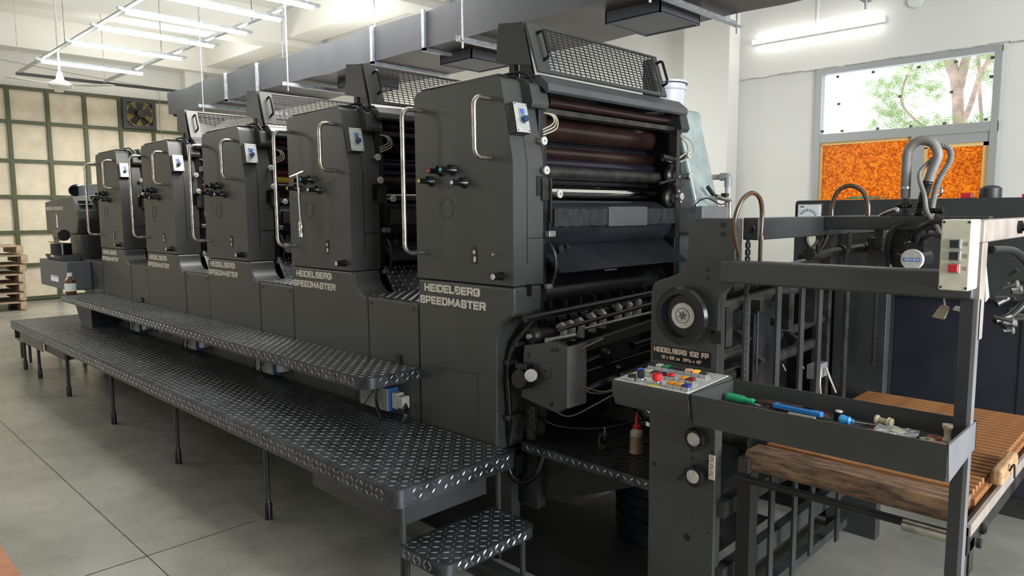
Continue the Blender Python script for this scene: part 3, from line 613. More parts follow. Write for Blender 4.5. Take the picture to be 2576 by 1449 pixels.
    for (y,z,r_) in ((3.54,1.62,.05),(3.58,1.59,.035),(3.50,1.84,.018),(3.55,1.75,.04),(3.56,1.80,.02)): g.ring((X(-2.24),y,z),(1,0,0),[(0,r_),(.02,r_),(.03,r_*.6),(.045,r_*.5)],16)
    g.box(X(-2.24),X(-2.19),3.55,3.59,1.40,2.0).box(X(-2.2),X(-2.18),3.52,3.62,1.69,1.705).cyl((X(-2.2),3.40,1.70),(X(-2.2),3.57,1.73),.008,n=8).cyl((X(-2.22),3.45,1.85),(X(-2.2),3.56,1.835),.014,n=10)
    g.build('drive_linkage',INNER2,u,bevel=0)
    g=MB()
    for (y,z) in ((3.56,1.63),(3.60,1.60),(3.575,1.66),(3.58,1.74)): g.ring((X(-2.195),y,z),(1,0,0),[(0,.012),(.012,.012),(.014,.008)],8)
    g.build('linkage_bolt',STEEL,u)
    MB().tube([(X(-2.2),2.49,1.40),(X(-2.17),2.49,1.36),(X(-2.17),2.50,1.28),(X(-2.19),2.50,1.22)],.008,8).ring((X(-2.19),2.54,1.375),(1,0,0),[(0,.02),(.02,.02)],12).ring((X(-2.2),2.60,1.385),(1,0,0),[(0,.012),(.02,.012)],12).build('hose_bend',INNER2,u)
    fine_letters(ox,u)
    return u
mat_grey=mat('mid_grey_box_paint',(.17,.17,.18),.45,0,.1,8)
SHEETG=mat('satin_grey_apron_paint',(.085,.088,.092),.38,.1,.12,5)
BLUEKD=mat('dark_blue_knob',(.02,.05,.13),.3)
u5=make_unit(0,True,'nearest tall press tower, its base reaching lowest, beside the slanted feeder board')
u4=make_unit(-1.275,False,'second nearest press tower, with a chrome socket wrench hanging on its knobs')
pos={3:-2.55,2:-3.825,1:-5.1}
ul={3:'middle one of the five press towers, red and yellow inked rollers beside it',2:'fourth press tower from the camera, next to the farthest one',1:'farthest press tower, beside the delivery end cabinet'}
for k in (3,2,1):
    c=copy_tree(u4,None,(pos[k]+1.275,0,0)); c['label']=ul[k]
    if k==1:
        for q in [q for q in c.children_recursive if q.name.split('.')[0] in ('mesh_guard','guard_wire','guard_handle','side_wing','guard_bracket')]: bpy.data.objects.remove(q,do_unlink=True)
    rr=[o for o in c.children if o.name.startswith('roller')]
    pal={3:[RUBR,RUBR,RUB,RUBR,RUBY,RUBV],2:[RUBV]*6,1:[RUB]*6}[k]
    for o,m_ in zip(sorted(rr,key=lambda o:o.name),pal):
        o.material_slots[0].link='OBJECT'; o.material_slots[0].material=m_
# recolour second unit (violet inks)
for o,m_ in zip(sorted([o for o in u4.children if o.name.startswith('roller')],key=lambda o:o.name),[RUBB,RUBV,RUB,RUBV,RUBV,INNER2]):
    o.material_slots[0].link='OBJECT'; o.material_slots[0].material=m_
# socket wrench hanging on unit 4 knobs
sw=thing('socket_wrench',(-3.9,2.17,1.44),'chrome T-handle socket wrench hanging from the knobs of the second press tower','wrench')
MB().cyl((-3.955,2.155,1.765),(-3.80,2.155,1.79),.006,n=10).build('cross_handle',CHROME,sw)
MB().cyl((-3.872,2.155,1.775),(-3.872,2.165,1.50),.007,n=10).build('shaft',CHROME,sw)
MB().ring((-3.872,2.165,1.50),(0,0,-1),[(0,.010),(.01,.015),(.035,.015),(.037,.011),(.042,.014),(.09,.014)],16).build('socket',CHROME,sw)
# bucket on drive cover of nearest unit
bk=thing('ink_bucket',(-2.42,3.80,2.141),'white plastic bucket standing on top of the nearest press tower','bucket')
MB().ring((-2.42,3.80,2.141),(0,0,1),[(0,.095),(.12,.108),(.125,.118),(.135,.118),(.137,.110),(.16,.112),(.163,.12),(.175,.12),(.176,.10),(.172,.02)],32).build('pail',BUCKETM,bk)
MB().torus((-2.42,3.80,2.30),(0,0,1),.121,.003,32,6).build('lid_rim',PAINT2,bk)
# press base frame under everything
pb=thing('press_base',(-5.2,2.9,0),'low dark steel base frame under the whole press','machine base')
g=MB().box(-8.8,-2.30,2.36,2.42,.30,.425).box(-8.8,-2.30,2.42,3.45,.15,.425)
g.build('base_beam',INNER,pb)
g=MB().prism([(-2.42,.12),(-1.98,.26),(-1.60,.42),(-1.60,.47),(-2.42,.44)],'y',2.48,2.50); g.build('base_gusset',PAINT2,pb)
g=MB()
for x in (-2.38,-3.6,-4.9,-6.2,-7.4,-8.6):
    for y in (2.40,3.8): g.box(x-.04,x+.04,y-.03,y+.03,.0,.30)
g.build('base_foot',PAINT2,pb)
# upper step (catwalk along the press)
us=thing('upper_step',(-5.4,2.05,.70),'upper diamond plate step running along the front of the press','step plate')
g=MB(); op=rrect(-8.15,-2.86,1.90,2.30,.05); g.prism([(-8.15,1.95)]+arc(-8.13,1.92,.02,180,270,3)+arc(-2.93,1.97,.07,270,360,6)+[(-2.86,2.249),(-8.15,2.249)],'z',.70,.755)
g.lozenges(-8.13,-2.88,1.915,2.24,.755,keep=lambda x,y:not(x>-2.92 and y<1.95)).lozenges(-8.1,-2.94,.708,.752,1.90,ax='y').lozenges(1.98,2.24,.708,.752,-2.86,ax='x')
g.build('tread_plate',DPLATE,us)
g=MB().prism([(-8.15,.70),(-7.88,.38),(-7.60,.38),(-7.60,.70)],'y',2.02,2.249); g.build('end_bracket',NAVY,us)
for x in (-3.06,-6.9): MB().box(x-.02,x+.02,2.20,2.248,.755,.758).box(x-.02,x+.02,2.243,2.248,.755,.80).ring((x,2.243,.785),(0,-1,0),[(0,.006),(.006,.006)],6).build('fixing_bracket',INNER2,us)
bx(-8.0,-2.95,2.252,2.30,.442,.735).build('skirt_panel',PAINT,us,bevel=.004)
for (x0,x1) in ((-7.85,-7.50),(-6.60,-6.25)):
    h=MB().box(x0,x1,2.249,2.2525,.52,.66).build('access_opening',BLACK,us)
    g=MB()
    for k in range(4): g.tube([(x0+.05+.03*k,2.245,.64),(x0+.12+.02*k,2.23,.56),(x0+.2,2.24,.54+.01*k),(x0+.26-.02*k,2.245,.63)],.005,6)
    g.build('cable_bundle',CABLEW if x0>-7 else PVC,h)
# electrical boxes hanging under upper step
def hbox(x0,x1,z0,z1,lab,cable):
    t=thing('junction_box',((x0+x1)/2,2.2,z0),lab,'electrical box','junction boxes under the upper step')
    bx(x0,x1,2.185,2.251,z0,z1).build('enclosure',BLUEBOX,t,bevel=.003)
    bx(x0+.004,x1-.004,2.179,2.185,z0+.003,z1-.003).build('cover_plate',GREYBOX,t)
    if cable: bx(x0+.03,x0+.06,2.177,2.18,z1-.04,z1-.015).build('logo_sticker',BLUEK,t)
    MB().box(x1+.005,x1+.05,2.20,2.249,z0+.02,z1-.02).box(x1+.05,x1+.10,2.20,2.249,z0+.03,z1-.03).build('cable_plug',PALEMET,t,bevel=.004)
    g=MB().tube([(x0+.15,2.18,z1),(x0+.08,2.16,z1-.10),(x0-.02,2.17,z0-.02),(x0-.05,2.2,z0+.06),(x0-.02,2.24,z1)],.003,6)
    if cable: g.tube([(x1-.08,2.17,z1+.02),(x1-.06,2.15,z0+.04),(x1+.04,2.14,z0-.06),(x1+.13,2.15,z0-.055),(x1+.16,2.18,z0+.02),(x1+.10,2.22,z0+.05)],.010,10)
    else: g.tube([(x1-.12,2.17,z1+.02),(x1-.12,2.16,z0+.02),(x1+.02,2.16,z0-.05),(x1+.15,2.2,z0-.03),(x1+.17,2.24,z0+.06)],.005,6)
    g.build('cable',BLACK,t)
hbox(-3.325,-3.065,.50,.625,'electrical box with thick looping cable under the near end of the upper step',True)
hbox(-4.56,-4.33,.50,.615,'electrical box under the upper step below the middle press tower',False)
hbox(-5.78,-5.56,.50,.615,'electrical box under the upper step, third from the near end',False)
hbox(-7.03,-6.80,.50,.60,'electrical box under the upper step, farthest from the camera',False)
# lower platform
lp=thing('lower_platform',(-5.4,1.85,0),'long lower diamond plate platform on thin round legs','platform')
g=MB(); g.prism(arc(-8.72,1.61,.03,180,270,3)+arc(-2.245,1.63,.05,270,360,6)+[(-2.195,2.24),(-8.75,2.24)],'z',.40,.475)
g.lozenges(-8.73,-2.21,1.60,2.235,.475,keep=lambda x,y:not(x>-2.235 and y<1.62)).lozenges(-8.7,-2.26,.412,.470,1.58,ax='y').lozenges(1.66,2.22,.412,.470,-2.195,ax='x')
g.build('tread_plate',DPLATE,lp)
for x in (-8.466,-7.90,-6.93,-5.756,-4.53,-3.35,-2.215):
    l=MB().cyl((x,1.632,.02),(x,1.632,.42),.0135,n=12).build('leg',PAINT2,lp)
    MB().ring((x,1.632,0),(0,0,1),[(0,.020),(.08,.020),(.10,.014)],12).build('rubber_foot',BLACK,l)
for x in (-8.466,-6.93,-5.756,-4.53,-3.35,-2.215):
    l=MB().cyl((x,2.16,.02),(x,2.16,.42),.0135,n=12).build('leg',PAINT2,lp)
    MB().ring((x,2.16,0),(0,0,1),[(0,.020),(.08,.020),(.10,.014)],12).build('rubber_foot',BLACK,l)
bx(-8.6,-2.25,1.635,1.65,.375,.40).build('under_rail',PAINT2,lp)
bx(-2.92,-2.23,1.645,1.65,.29,.40).build('skirt_board',PAINT2,lp)
bx(-2.235,-2.23,1.66,2.10,.31,.40).build('skirt_board',PAINT2,lp)
bx(-8.45,-7.58,1.60,1.606,.30,.40).build('end_drawer_panel',PAINT,lp)
bx(-8.74,-8.72,1.61,2.2,.29,.40).build('end_drawer_panel',PAINT,lp)
bx(-7.6,-6.95,1.62,2.1,.31,.40).build('side_panel',NAVY,lp)
fl=thing('far_small_step',(-9.1,1.8,0),'small low step at the far end of the lower platform','step')
MB().box(-9.25,-8.78,1.72,2.15,.19,.23).build('tread_plate',DPLATE,fl,bevel=.004)
for x,y in ((-9.2,1.75),(-8.84,1.75),(-9.2,2.1),(-8.84,2.1)): MB().cyl((x,y,0),(x,y,.19),.014,n=10).build('leg',PAINT2,fl)
# near small step
ls=thing('small_step',(-2.09,1.85,0),'small diamond plate step in front of the lower platform, nearest the camera','step')
g=MB(); g.prism(arc(-2.195,1.625,.02,180,270,3)+arc(-1.99,1.655,.05,270,360,6)+arc(-1.99,2.07,.05,0,90,6)+[(-2.215,2.12)],'z',.205,.25)
g.lozenges(-2.205,-1.95,1.615,2.11,.25,keep=lambda x,y:not(x>-1.98 and (y<1.65 or y>2.08))).lozenges(1.67,2.06,.21,.248,-1.94,ax='x').lozenges(-2.19,-2.0,.21,.248,1.605,ax='y')
g.build('tread_plate',DPLATE,ls)
for x,y in ((-2.19,1.63),(-1.98,1.66),(-2.19,2.09),(-1.98,2.07)): MB().cyl((x,y,0),(x,y,.21),.012,n=10).build('leg',PAINT2,ls)
# rear platform between tower and feeder
rp=thing('rear_platform',(-1.9,2.5,.45),'dark diamond plate footplate between the nearest tower and the feeder','platform')
g=MB().box(-2.24,-1.52,2.345,2.95,.475,.485).lozenges(-2.22,-1.54,2.37,2.93,.485,H=.0015); g.build('tread_plate',[INNER,INNER2],rp)
MB().box(-2.24,-1.52,2.338,2.345,.445,.486).lozenges(-2.22,-1.54,.450,.482,2.338,ax='y').build('front_lip',DPLATE,rp)
g=MB().box(-1.56,-1.53,2.36,2.9,.40,.475).box(-2.2,-2.17,2.50,2.9,.44,.475).build('support_bracket',PAINT2,rp)
# coil / stacked drum under it
dr=MB(); prof=[(0,.24),(.02,.25)]
for k in range(6): z=.03+k*.055; prof+=[(z,.25),(z+.035,.255),(z+.042,.238),(z+.05,.238)]
prof+=[(.36,.235),(.40,.20)]
tag(dr.ring((-1.82,2.93,0),(0,0,1),prof,40).build('plastic_drum',NAVY),'ribbed black plastic drum on the floor under the rear footplate','drum')

# ================= FEED TABLE / FEED HEAD =================
fh=thing('feed_head',(-1.9,2.9,.6),'feed head with shafts and clamps between the nearest tower and the feeder','machine head')
MB().prism([(-2.24,.70),(-2.02,.665),(-1.965,.70),(-1.965,.965),(-2.02,.985),(-2.22,.945)],'y',2.335,2.365).build('side_plate',PAINT,fh,bevel=.004)
MB().prism([(-2.36,.50),(-2.22,.50),(-2.20,.66),(-2.20,.95),(-2.25,1.05),(-2.36,1.05)],'y',2.44,2.48).build('inner_side_plate',PAINT,fh,bevel=.004)
MB().torus((-2.09,2.3345,.845),(0,1,0),.038,.001,28,5).ring((-2.09,2.335,.845),(0,-1,0),[(0,.006),(.002,.006)],8).build('round_cap_outline',INNER,fh)
g=MB()
for x,z in ((-2.045,.945),(-2.02,.95),(-2.05,.70),(-2.19,.80),(-2.19,.905)): g.ring((x,2.336,z),(0,-1,0),[(0,.009),(.004,.009)],10)
g.build('socket_bolt',BLACK,fh)
MB().box(-1.965,-1.955,2.335,2.46,.70,.97).build('edge_plate',mat_grey,fh,bevel=.002)
g=MB().ring((-2.195,2.335,.80),(0,-1,0),[(0,.048),(.03,.05),(.06,.046),(.066,.04)],24).box(-2.23,-2.16,2.29,2.335,.845,.87); sv=g.build('counter_housing',BLACK,fh)
MB().ring((-2.14,2.30,.825),(.5,-.8,.1),[(0,.028),(.02,.028),(.022,.024)],20).build('counter_dial',PALEMET,sv)
# clamp cylinder
MB().ring((-2.2,2.36,.985),(.1,1,.02),[(0,.035),(.02,.045),(.03,.045),(.03,.036),(.10,.038),(.10,.03),(.16,.03)],20).build('clamp_cylinder',INNER2,fh)
MB().ring((-2.205,2.345,.985),(.1,1,.02),[(0,.012),(.02,.014)],12).cyl((-2.12,2.38,.97),(-2.10,2.55,.975),.016,n=14).build('clamp_shaft',ALU,fh)
for y,z in ((2.50,.995),(2.56,1.0),(2.63,1.005),(2.72,1.02),(2.80,1.03),(2.93,1.05),(3.02,1.055),(3.10,1.065)):
    MB().prism([(-2.16+p,z+q) for p,q in ((0,-.055),(.04,-.055),(.045,.02),(.02,.045),(-.01,.03),(-.015,.015),(.02,.01))],'y',y,y+.022).build('gripper_clamp',PALEMET,fh,bevel=.003)
MB().ring((-2.13,2.25,1.085),(.0,1,.03),[(0,.018),(1.3,.018)],18).build('upper_shaft',RUB,fh)
MB().cyl((-2.1,2.62,1.0),(-2.1,3.5,1.03),.008,n=10).cyl((-2.02,2.40,1.045),(-2.0,3.5,1.12),.0,n=3).build('clamp_rod',ALU,fh)
MB().cyl((-2.03,2.36,1.035),(-1.98,3.45,1.12),.010,n=12).build('brown_rod',mat('brown_oiled_rod',(.09,.06,.05),.4,.5),fh)
g=MB()
for k in range(12):
    y=2.44+k*.085; g.ring((-2.20,y,1.04),(0,1,.02),[(0,.030),(.055,.034),(.06,.02)],16)
g.build('stop_roller',RUB,fh)
g=MB()
for k in range(9): y=2.48+k*.11; g.box(-2.25,-2.19,y,y+.02,1.10,1.135)
g.build('sheet_stop',INNER,fh)
MB().prism([(2.36,.925),(3.5,1.0),(3.5,1.055),(2.36,.965)],'x',-1.985,-1.96).build('front_beam',PAINT,fh,bevel=.003)
MB().cyl((-1.958,2.42,.948),(-1.958,2.58,.975),.005,n=8).build('feeler_rod',mat('brass_rod',(.45,.38,.24),.35,.7),fh)
g=MB().cyl((-2.02,2.46,.855),(-2.02,2.66,.875),.018,n=16).ring((-2.02,2.64,.872),(0,1,0),[(0,.02),(.01,.045),(.03,.045),(.04,.03)],24).cyl((-2.02,2.9,.89),(-2.02,3.4,.91),.018,n=16).ring((-2.05,2.42,.70),(0,1,.08),[(0,.036),(.38,.036),(.38,.045),(.41,.045),(.42,.036),(.9,.036)],22).ring((-2.0,2.72,.80),(0,1,0),[(0,.025),(.03,.025)],16).cyl((-2.12,2.48,.62),(-2.12,3.4,.68),.02,n=12).cyl((-2.1,2.45,.78),(-2.1,3.4,.82),.012,n=12)
g.build('lower_shaft',RUB,fh)
MB().box(-2.24,-2.23,2.5,3.58,.43,.99).build('back_plate',INNER,fh)
MB().box(-2.15,-2.10,3.5,3.56,.2,1.2).build('far_side_plate',INNER,fh)
MB().box(-2.0,-1.97,2.45,2.48,.815,.85).build('orange_clip',ORANGEM,fh)
g=MB().tube([(-1.96,2.40,.82),(-1.95,2.46,.77),(-1.93,2.58,.735),(-1.9,2.72,.765),(-1.85,2.95,.80)],.0035,6).tube([(-1.96,2.40,.80),(-1.95,2.48,.745),(-1.93,2.6,.73),(-1.9,2.75,.755),(-1.85,2.95,.785)],.0035,6).tube([(-2.12,2.42,.645),(-2.02,2.42,.635),(-1.95,2.5,.68),(-1.9,2.62,.73)],.003,6)
g.build('thin_wire',mat('dull_wire',(.30,.26,.20),.5),fh)
g=MB().tube([(-2.1,2.9,.66),(-1.95,2.85,.60),(-1.82,2.80,.575),(-1.74,2.85,.62),(-1.8,2.95,.68)],.018,10,rib=.016).tube([(-2.22,2.42,.60),(-2.1,2.45,.565),(-1.95,2.6,.555),(-1.85,2.8,.58)],.006,8)
for k in range(5): g.ring((-2.1+.03*k,2.75+.1*k,.6+.02*(k%2)),(1,-.4,0),[(0,.03),(.03,.03),(.035,.015)],14)
g.build('drain_hose',RUB,fh)
MB().tube([(-2.17,2.40,1.10),(-2.22,2.37,1.03),(-2.28,2.32,.92),(-2.30,2.31,.78),(-2.30,2.32,.60),(-2.335,2.33,.43),(-2.31,2.34,.31),(-2.25,2.36,.285),(-2.19,2.38,.33),(-2.165,2.42,.45)],.0145,12).build('main_cable',BLACK,fh)
g=MB()
for x,y,z in ((-2.265,2.33,.95),(-2.30,2.31,.86),(-2.305,2.31,.60)): g.ring((x,y,z-.012),(.1,0,1),[(0,.019),(.022,.019)],14).box(x+.0,x+.03,y,y+.10,z-.010,z+.008)
g.build('cable_clip',INNER2,fh)
g=MB().box(-2.25,-2.19,2.38,2.385,.52,.64).box(-2.21,-2.18,2.36,2.385,.58,.66).box(-2.225,-2.19,2.36,2.385,.50,.55)
for z in (.53,.60,.63): g.ring((-2.2,2.36,z),(0,-1,0),[(0,.009),(.01,.009)],6)
g.build('bolted_bracket',INNER2,fh,bevel=.001)
bx(-2.33,-2.235,2.44,2.5,.13,.44).build('support_leg',PAINT2,fh)
# items on rear platform
ob=thing('oil_bottle',(-1.765,2.575,.487),'small brown oil bottle with a tall red nozzle on the rear footplate','bottle')
MB().ring((-1.765,2.575,.487),(0,0,1),[(0,.030),(.005,.033),(.012,.030),(.08,.0285)],24).build('oil_fill',OIL,ob)
MB().ring((-1.765,2.575,.567),(0,0,1),[(0,.0285),(.018,.027),(.028,.018),(.032,.015)],24).build('shoulder',BOTTLEP,ob)
MB().ring((-1.765,2.575,.598),(0,0,1),[(0,.017),(.014,.017),(.016,.011),(.022,.008),(.075,.003)],18).build('red_nozzle',REDK,ob)
gc=thing('small_clamp',(-1.92,2.53,.487),'small grey metal G-clamp standing on the rear footplate','clamp')
MB().prism([(-1.94+p,.487+q) for p,q in ((0,0),(.045,0),(.045,.012),(.018,.016),(.018,.052),(.03,.055),(.045,.05),(.045,.062),(.02,.07),(.006,.062),(.004,.02))],'y',2.52,2.54).build('clamp_body',INNER2,gc,bevel=.002)
MB().cyl((-1.905,2.53,.53),(-1.905,2.53,.585),.003,n=8).cyl((-1.917,2.53,.583),(-1.893,2.53,.583),.002,n=6).build('screw_spindle',ALU,gc)
tag(MB().prism([(-1.93,2.50),(-1.89,2.50),(-1.87,2.60),(-1.80,2.72),(-1.83,2.73),(-1.90,2.61)],'z',.487,.491).build('scraper_blade',INNER2),'flat dark scraper lying beside the small clamp','scraper')
# debris pile and pale sheet painted as a patch of light on the floor
db=MB(); rd=random.Random(9)
for k in range(90):
    a=rd.uniform(0,6.28); q=rd.random()**.6*.35; x=-2.62+q*math.cos(a)*.6; y=3.22+q*math.sin(a)*.9; s_=rd.uniform(.008,.03)
    db.tube([(x,y,.006),(x+rd.uniform(-s_,s_),y+rd.uniform(-s_,s_),.006+rd.random()*.02),(x+rd.uniform(-2*s_,2*s_),y+rd.uniform(-2*s_,2*s_),.006)],rd.uniform(.003,.009),5,k=2)
tag(db.build('swept_debris',DEBRIS),'small heap of black swept debris on the floor beyond the press','debris',kind='stuff')
tag(MB().prism([(-2.95,2.9),(-2.45,3.0),(-2.35,3.3),(-2.4,3.9),(-3.0,3.8)],'z',.0,.002).build('lit_floor_patch',PALEFL),'pale sheet painted as lit floor under the press, with black debris on it','sheet')  # pale colour stands in for light falling on the floor here
tag(MB().prism([(-2.9,2.15),(-1.52,2.15),(-1.52,3.4),(-2.3,3.4),(-2.3,2.85),(-2.9,2.7)],'z',.0,.003).build('black_floor_sheet',mat('near_black_sheet',(.012,.012,.012),.45,0,.3,6)),'black sheet on the floor around the ribbed drum','sheet')  # flat near-black sheet covering the floor around the drum
tag(MB().box(-2.55,-1.52,1.99,2.05,.0,.05).box(-2.55,-1.52,1.97,1.99,.0,.012).build('floor_channel',PAINT2),'dark steel channel lying on the floor beside the nearest small step','channel')

# ================= DELIVERY END =================
dl=thing('delivery_unit',(-8.9,3.0,0),'delivery end of the press at the far left, with cabinet and small boxes','printing press unit')
MB().prism([(-10.03,1.335),(-8.78,1.335),(-8.70,1.50),(-8.72,1.60),(-8.95,1.745),(-10.03,1.70)],'y',2.25,3.6).build('delivery_hood',PAINT,dl,bevel=.02)
text(MB(),'HEIDELBERG',OPT(-10.0,2.2495,1.60),.34,.038,.007).build('brand_lettering',LETTER,dl)
text(MB(),'SPEEDMASTER',OPT(-9.62,2.2495,1.60),.38,.038,.007).build('brand_lettering',LETTER,dl)
MB().box(-9.55,-9.50,2.245,2.2495,1.40,1.56).build('warning_label',WHITE,dl)
MB().box(-9.55,-9.50,2.242,2.2452,1.545,1.565).build('label_red_tip',REDK,dl)
MB().box(-9.1,-8.70,2.26,3.6,1.06,1.333).box(-8.80,-8.0,2.26,3.6,.74,1.07).build('delivery_body',PAINT,dl,bevel=.012)
MB().box(-8.9,-8.35,2.252,2.28,.73,1.075).build('front_panel',PAINT,dl,bevel=.02)
MB().box(-8.33,-8.0,2.252,2.28,.70,1.07).build('front_panel',PAINT,dl,bevel=.01)
MB().prism([(-8.70,1.60),(-8.1,1.62),(-8.0,1.35),(-8.05,1.30)],'y',2.45,2.47).build('silver_guard',SILVERP,dl)
MB().prism([(-8.45,1.64),(-8.05,1.64),(-8.05,1.30)],'y',2.48,2.485).build('clear_guard',mat('pale_guard_glass',(.5,.52,.55),.2,.1),dl)
MB().box(-10.05,-8.05,2.62,3.3,1.76,1.90).build('top_duct_box',mat('blue_grey_sheet',(.15,.16,.19),.4),dl,bevel=.01)
MB().ring((-10.25,2.66,1.86),(.9,-.35,-.1),[(0,.07),(.2,.07),(.2,.055),(.08,.05)],20).build('air_outlet_pipe',NAVY,dl)
MB().box(-9.9,-8.1,2.45,2.9,1.75,1.757).build('blue_paper_sheet',LBLUEPAP,dl)
MB().box(-8.83,-8.72,2.3,2.42,1.655,1.66).box(-8.95,-8.80,2.3,2.42,1.70,1.705).build('instruction_tag',PAPER,dl)
g=MB().box(-9.45,-8.35,2.03,2.25,.77,1.06); g.build('drive_box',mat('slate_grey_paint',(.075,.082,.095),.45),dl,bevel=.008)
MB().box(-9.46,-9.449,2.06,2.2,.80,1.02).build('switch_panel',PALEMET,dl)
MB().box(-9.0,-8.7,2.026,2.0305,.84,.90).build('blue_striped_sticker',PAPER,dl)
MB().box(-9.0,-8.7,2.0255,2.0265,.885,.893).build('sticker_stripe',BLUEK,dl)
MB().prism([(2.06,1.06),(2.2,1.06),(2.24,1.12),(2.03,1.12)],'x',-9.2,-8.6).build('funnel',PAINT2,dl)
MB().ring((-8.9,2.12,1.12),(0,0,1),[(0,.10),(.12,.10)],20).ring((-8.95,2.12,1.33),(1,0,.0),[(0,.06),(.2,.06)],20).box(-9.5,-8.8,2.14,2.17,1.235,1.245).build('motor_can',BLACK,dl)
MB().ring((-8.97,2.12,1.33),(-1,0,0),[(0,.055),(.01,.05)],20).ring((-8.9,2.12,1.10),(0,0,1),[(0,.10),(.02,.10)],20).build('motor_face',PALEMET,dl)
MB().box(-8.75,-8.2,2.28,3.5,.25,.72).build('lower_body',INNER,dl)
ab=thing('amber_bottle',(-8.55,2.02,.757),'amber glass bottle with white cap on the far end of the upper step','bottle')
MB().ring((-8.12,1.99,.757),(0,0,1),[(0,.045),(.01,.05),(.14,.05),(.165,.03),(.185,.02)],24).build('glass_body',AMBG,ab)
MB().ring((-8.12,1.99,.79),(0,0,1),[(0,.0508),(.08,.0508)],24,caps=False).build('paper_label',PAPER,ab)
MB().ring((-8.12,1.99,.937),(0,0,1),[(0,.024),(.035,.024)],18).build('white_cap',WHITE,ab)
ab.location=(-8.12,1.99,.757)
for c in ab.children: c.matrix_parent_inverse=Matrix.Translation((8.12,-1.99,-.757))
# pallets
pp=None
for k in range(7):
    z=k*.152; lab='wooden pallet in the stack at the far left wall, '+['lowest','second from the floor','third from the floor','fourth from the floor','fifth from the floor','sixth, second from the top','topmost'][k]
    if pp is None:
        pp=thing('wooden_pallet',(-14.3,2.2,0),lab,'pallet','pallets stacked by the far wall')
        g=MB()
        for i in range(7): g.box(-14.8+i*.15,-14.8+i*.15+.1,1.7,2.75,.122,.140)
        g.build('deck_board',PALLETW,pp)
        g=MB()
        for y in (1.7,2.18,2.66): g.box(-14.8,-13.8,y,y+.09,.012,.122)
        g.build('stringer',PALLETW,pp)
    else:
        c=copy_tree(pp,None,(rd.uniform(-.03,.03),rd.uniform(-.03,.05),z)); c['label']=lab

# ================= FEEDER =================
fd=thing('feeder_frame',(-.85,2.9,0),'dark grey feeder frame with handwheels, rails and vertical posts at the right','machine frame')
outl=[(-1.485,0.0),(-1.20,0.0),(-1.20,1.20)]+arc(-1.14,1.24,.06,200,100,4)[::-1][::-1]
outl=[(-1.485,0),(-1.21,0),(-1.21,1.225),(-1.205,1.26),(-1.19,1.285),(-1.17,1.30),(-1.155,1.31),(-1.155,1.524),(-1.30,1.524),(-1.325,1.512),(-1.335,1.48),(-1.335,1.40),(-1.34,1.36),(-1.355,1.335),(-1.385,1.32),(-1.45,1.298),(-1.475,1.285),(-1.485,1.255)]
MB().prism(outl,'y',2.25,2.30).build('side_plate',PAINT,fd,bevel=.004)
hw=MB().ring((-1.33,2.25,1.181),(0,-1,0),[(0,.04),(.015,.04),(.02,.075),(.02,.098),(.03,.104),(.045,.104),(.055,.096),(.055,.078),(.03,.072),(.03,.045)],48).build('handwheel',BLACK,fd)
MB().ring((-1.33,2.219,1.181),(0,-1,0),[(0,.046),(.004,.045)],36).build('hub_plate',PALEMET,hw)
g=MB().torus((-1.33,2.2145,1.181),(0,1,0),.026,.001,28,5)
for k in range(6): a_=R(60*k+15); g.cyl((-1.33,2.2147,1.181),(-1.33+.02*math.cos(a_),2.2147,1.181+.02*math.sin(a_)),.0013,n=5)
g.torus((-1.33,2.2145,1.181),(0,1,0),.010,.0015,16,5).build('hub_emblem',PAINT2,hw)
for z_,dz in ((.742,0),(.605,0)):
    w_=MB().ring((-1.278,2.25,z_),(0,-1,0),[(0,.015),(.01,.02),(.015,.038),(.028,.040),(.034,.034),(.034,.024)],28).build('small_handwheel',BLACK,fd)
    MB().ring((-1.278,2.217,z_),(0,-1,0),[(0,.025),(.002,.024)],24).build('wheel_face',PALEMET,w_)
    a_=R(-50 if z_>.7 else 190); MB().cyl((-1.278+.03*math.cos(a_),2.215,z_+.03*math.sin(a_)),(-1.278+.033*math.cos(a_),2.175,z_+.033*math.sin(a_)),.007,n=10).build('crank_knob',BLACK,w_)
MB().box(-1.232,-1.208,2.245,2.249,.60,.69).build('symbol_plate',CREAM,fd,bevel=.001)
g=MB(); 
for q in (.615,.64,.665): g.tube([(-1.226,2.2443,q),(-1.214,2.2443,q+.012),(-1.226,2.2443,q+.018)],.0008,4,k=1)
g.build('symbol_marks',BLACK,fd)
g=MB()
for x,z,r_ in ((-1.20,1.50,.010),(-1.20,1.47,.010),(-1.255,1.345,.007),(-1.255,1.315,.007),(-1.24,.66,.008),(-1.22,.70,.008),(-1.22,.63,.008),(-1.46,.60,.009),(-1.22,.60,.008)):
    g.ring((x,2.2505,z),(0,-1,0),[(0,r_),(.0015,r_)],12)
for x,z,r_ in ((-1.315,.355,.014),(-1.23,.40,.004),(-1.45,.47,.004),(-1.30,.69,.006),(-1.30,.66,.006)): g.ring((x,2.2505,z),(0,-1,0),[(0,r_),(.0012,r_)],12)
g.build('bolt_hole',BLACK,fd)
MB().box(-1.235,-1.20,2.2475,2.2505,1.09,1.135).build('side_notch',BLACK,fd)
# FP name plate
MB().box(-1.472,-1.235,2.2485,2.2505,1.0,1.055).build('name_plate',BLACK,fd)
COP=mat('pale_copper_lettering',(.66,.50,.40),.4,.2)
g=MB(); text(g,'HEIDELBERG 102 FP',OPT(-1.468,2.2484,1.031),.225,.0195,.0045,.001); 
text(g,'72 x 102 cm',OPT(-1.436,2.2484,1.009),.078,.012,.0022,.001)
text(g,['2','8','3','/','8s',' ','x',' ','4','0','"'],OPT(-1.345,2.2484,1.009),.074,.012,.0022,.001)
g.build('name_lettering',COP,fd)
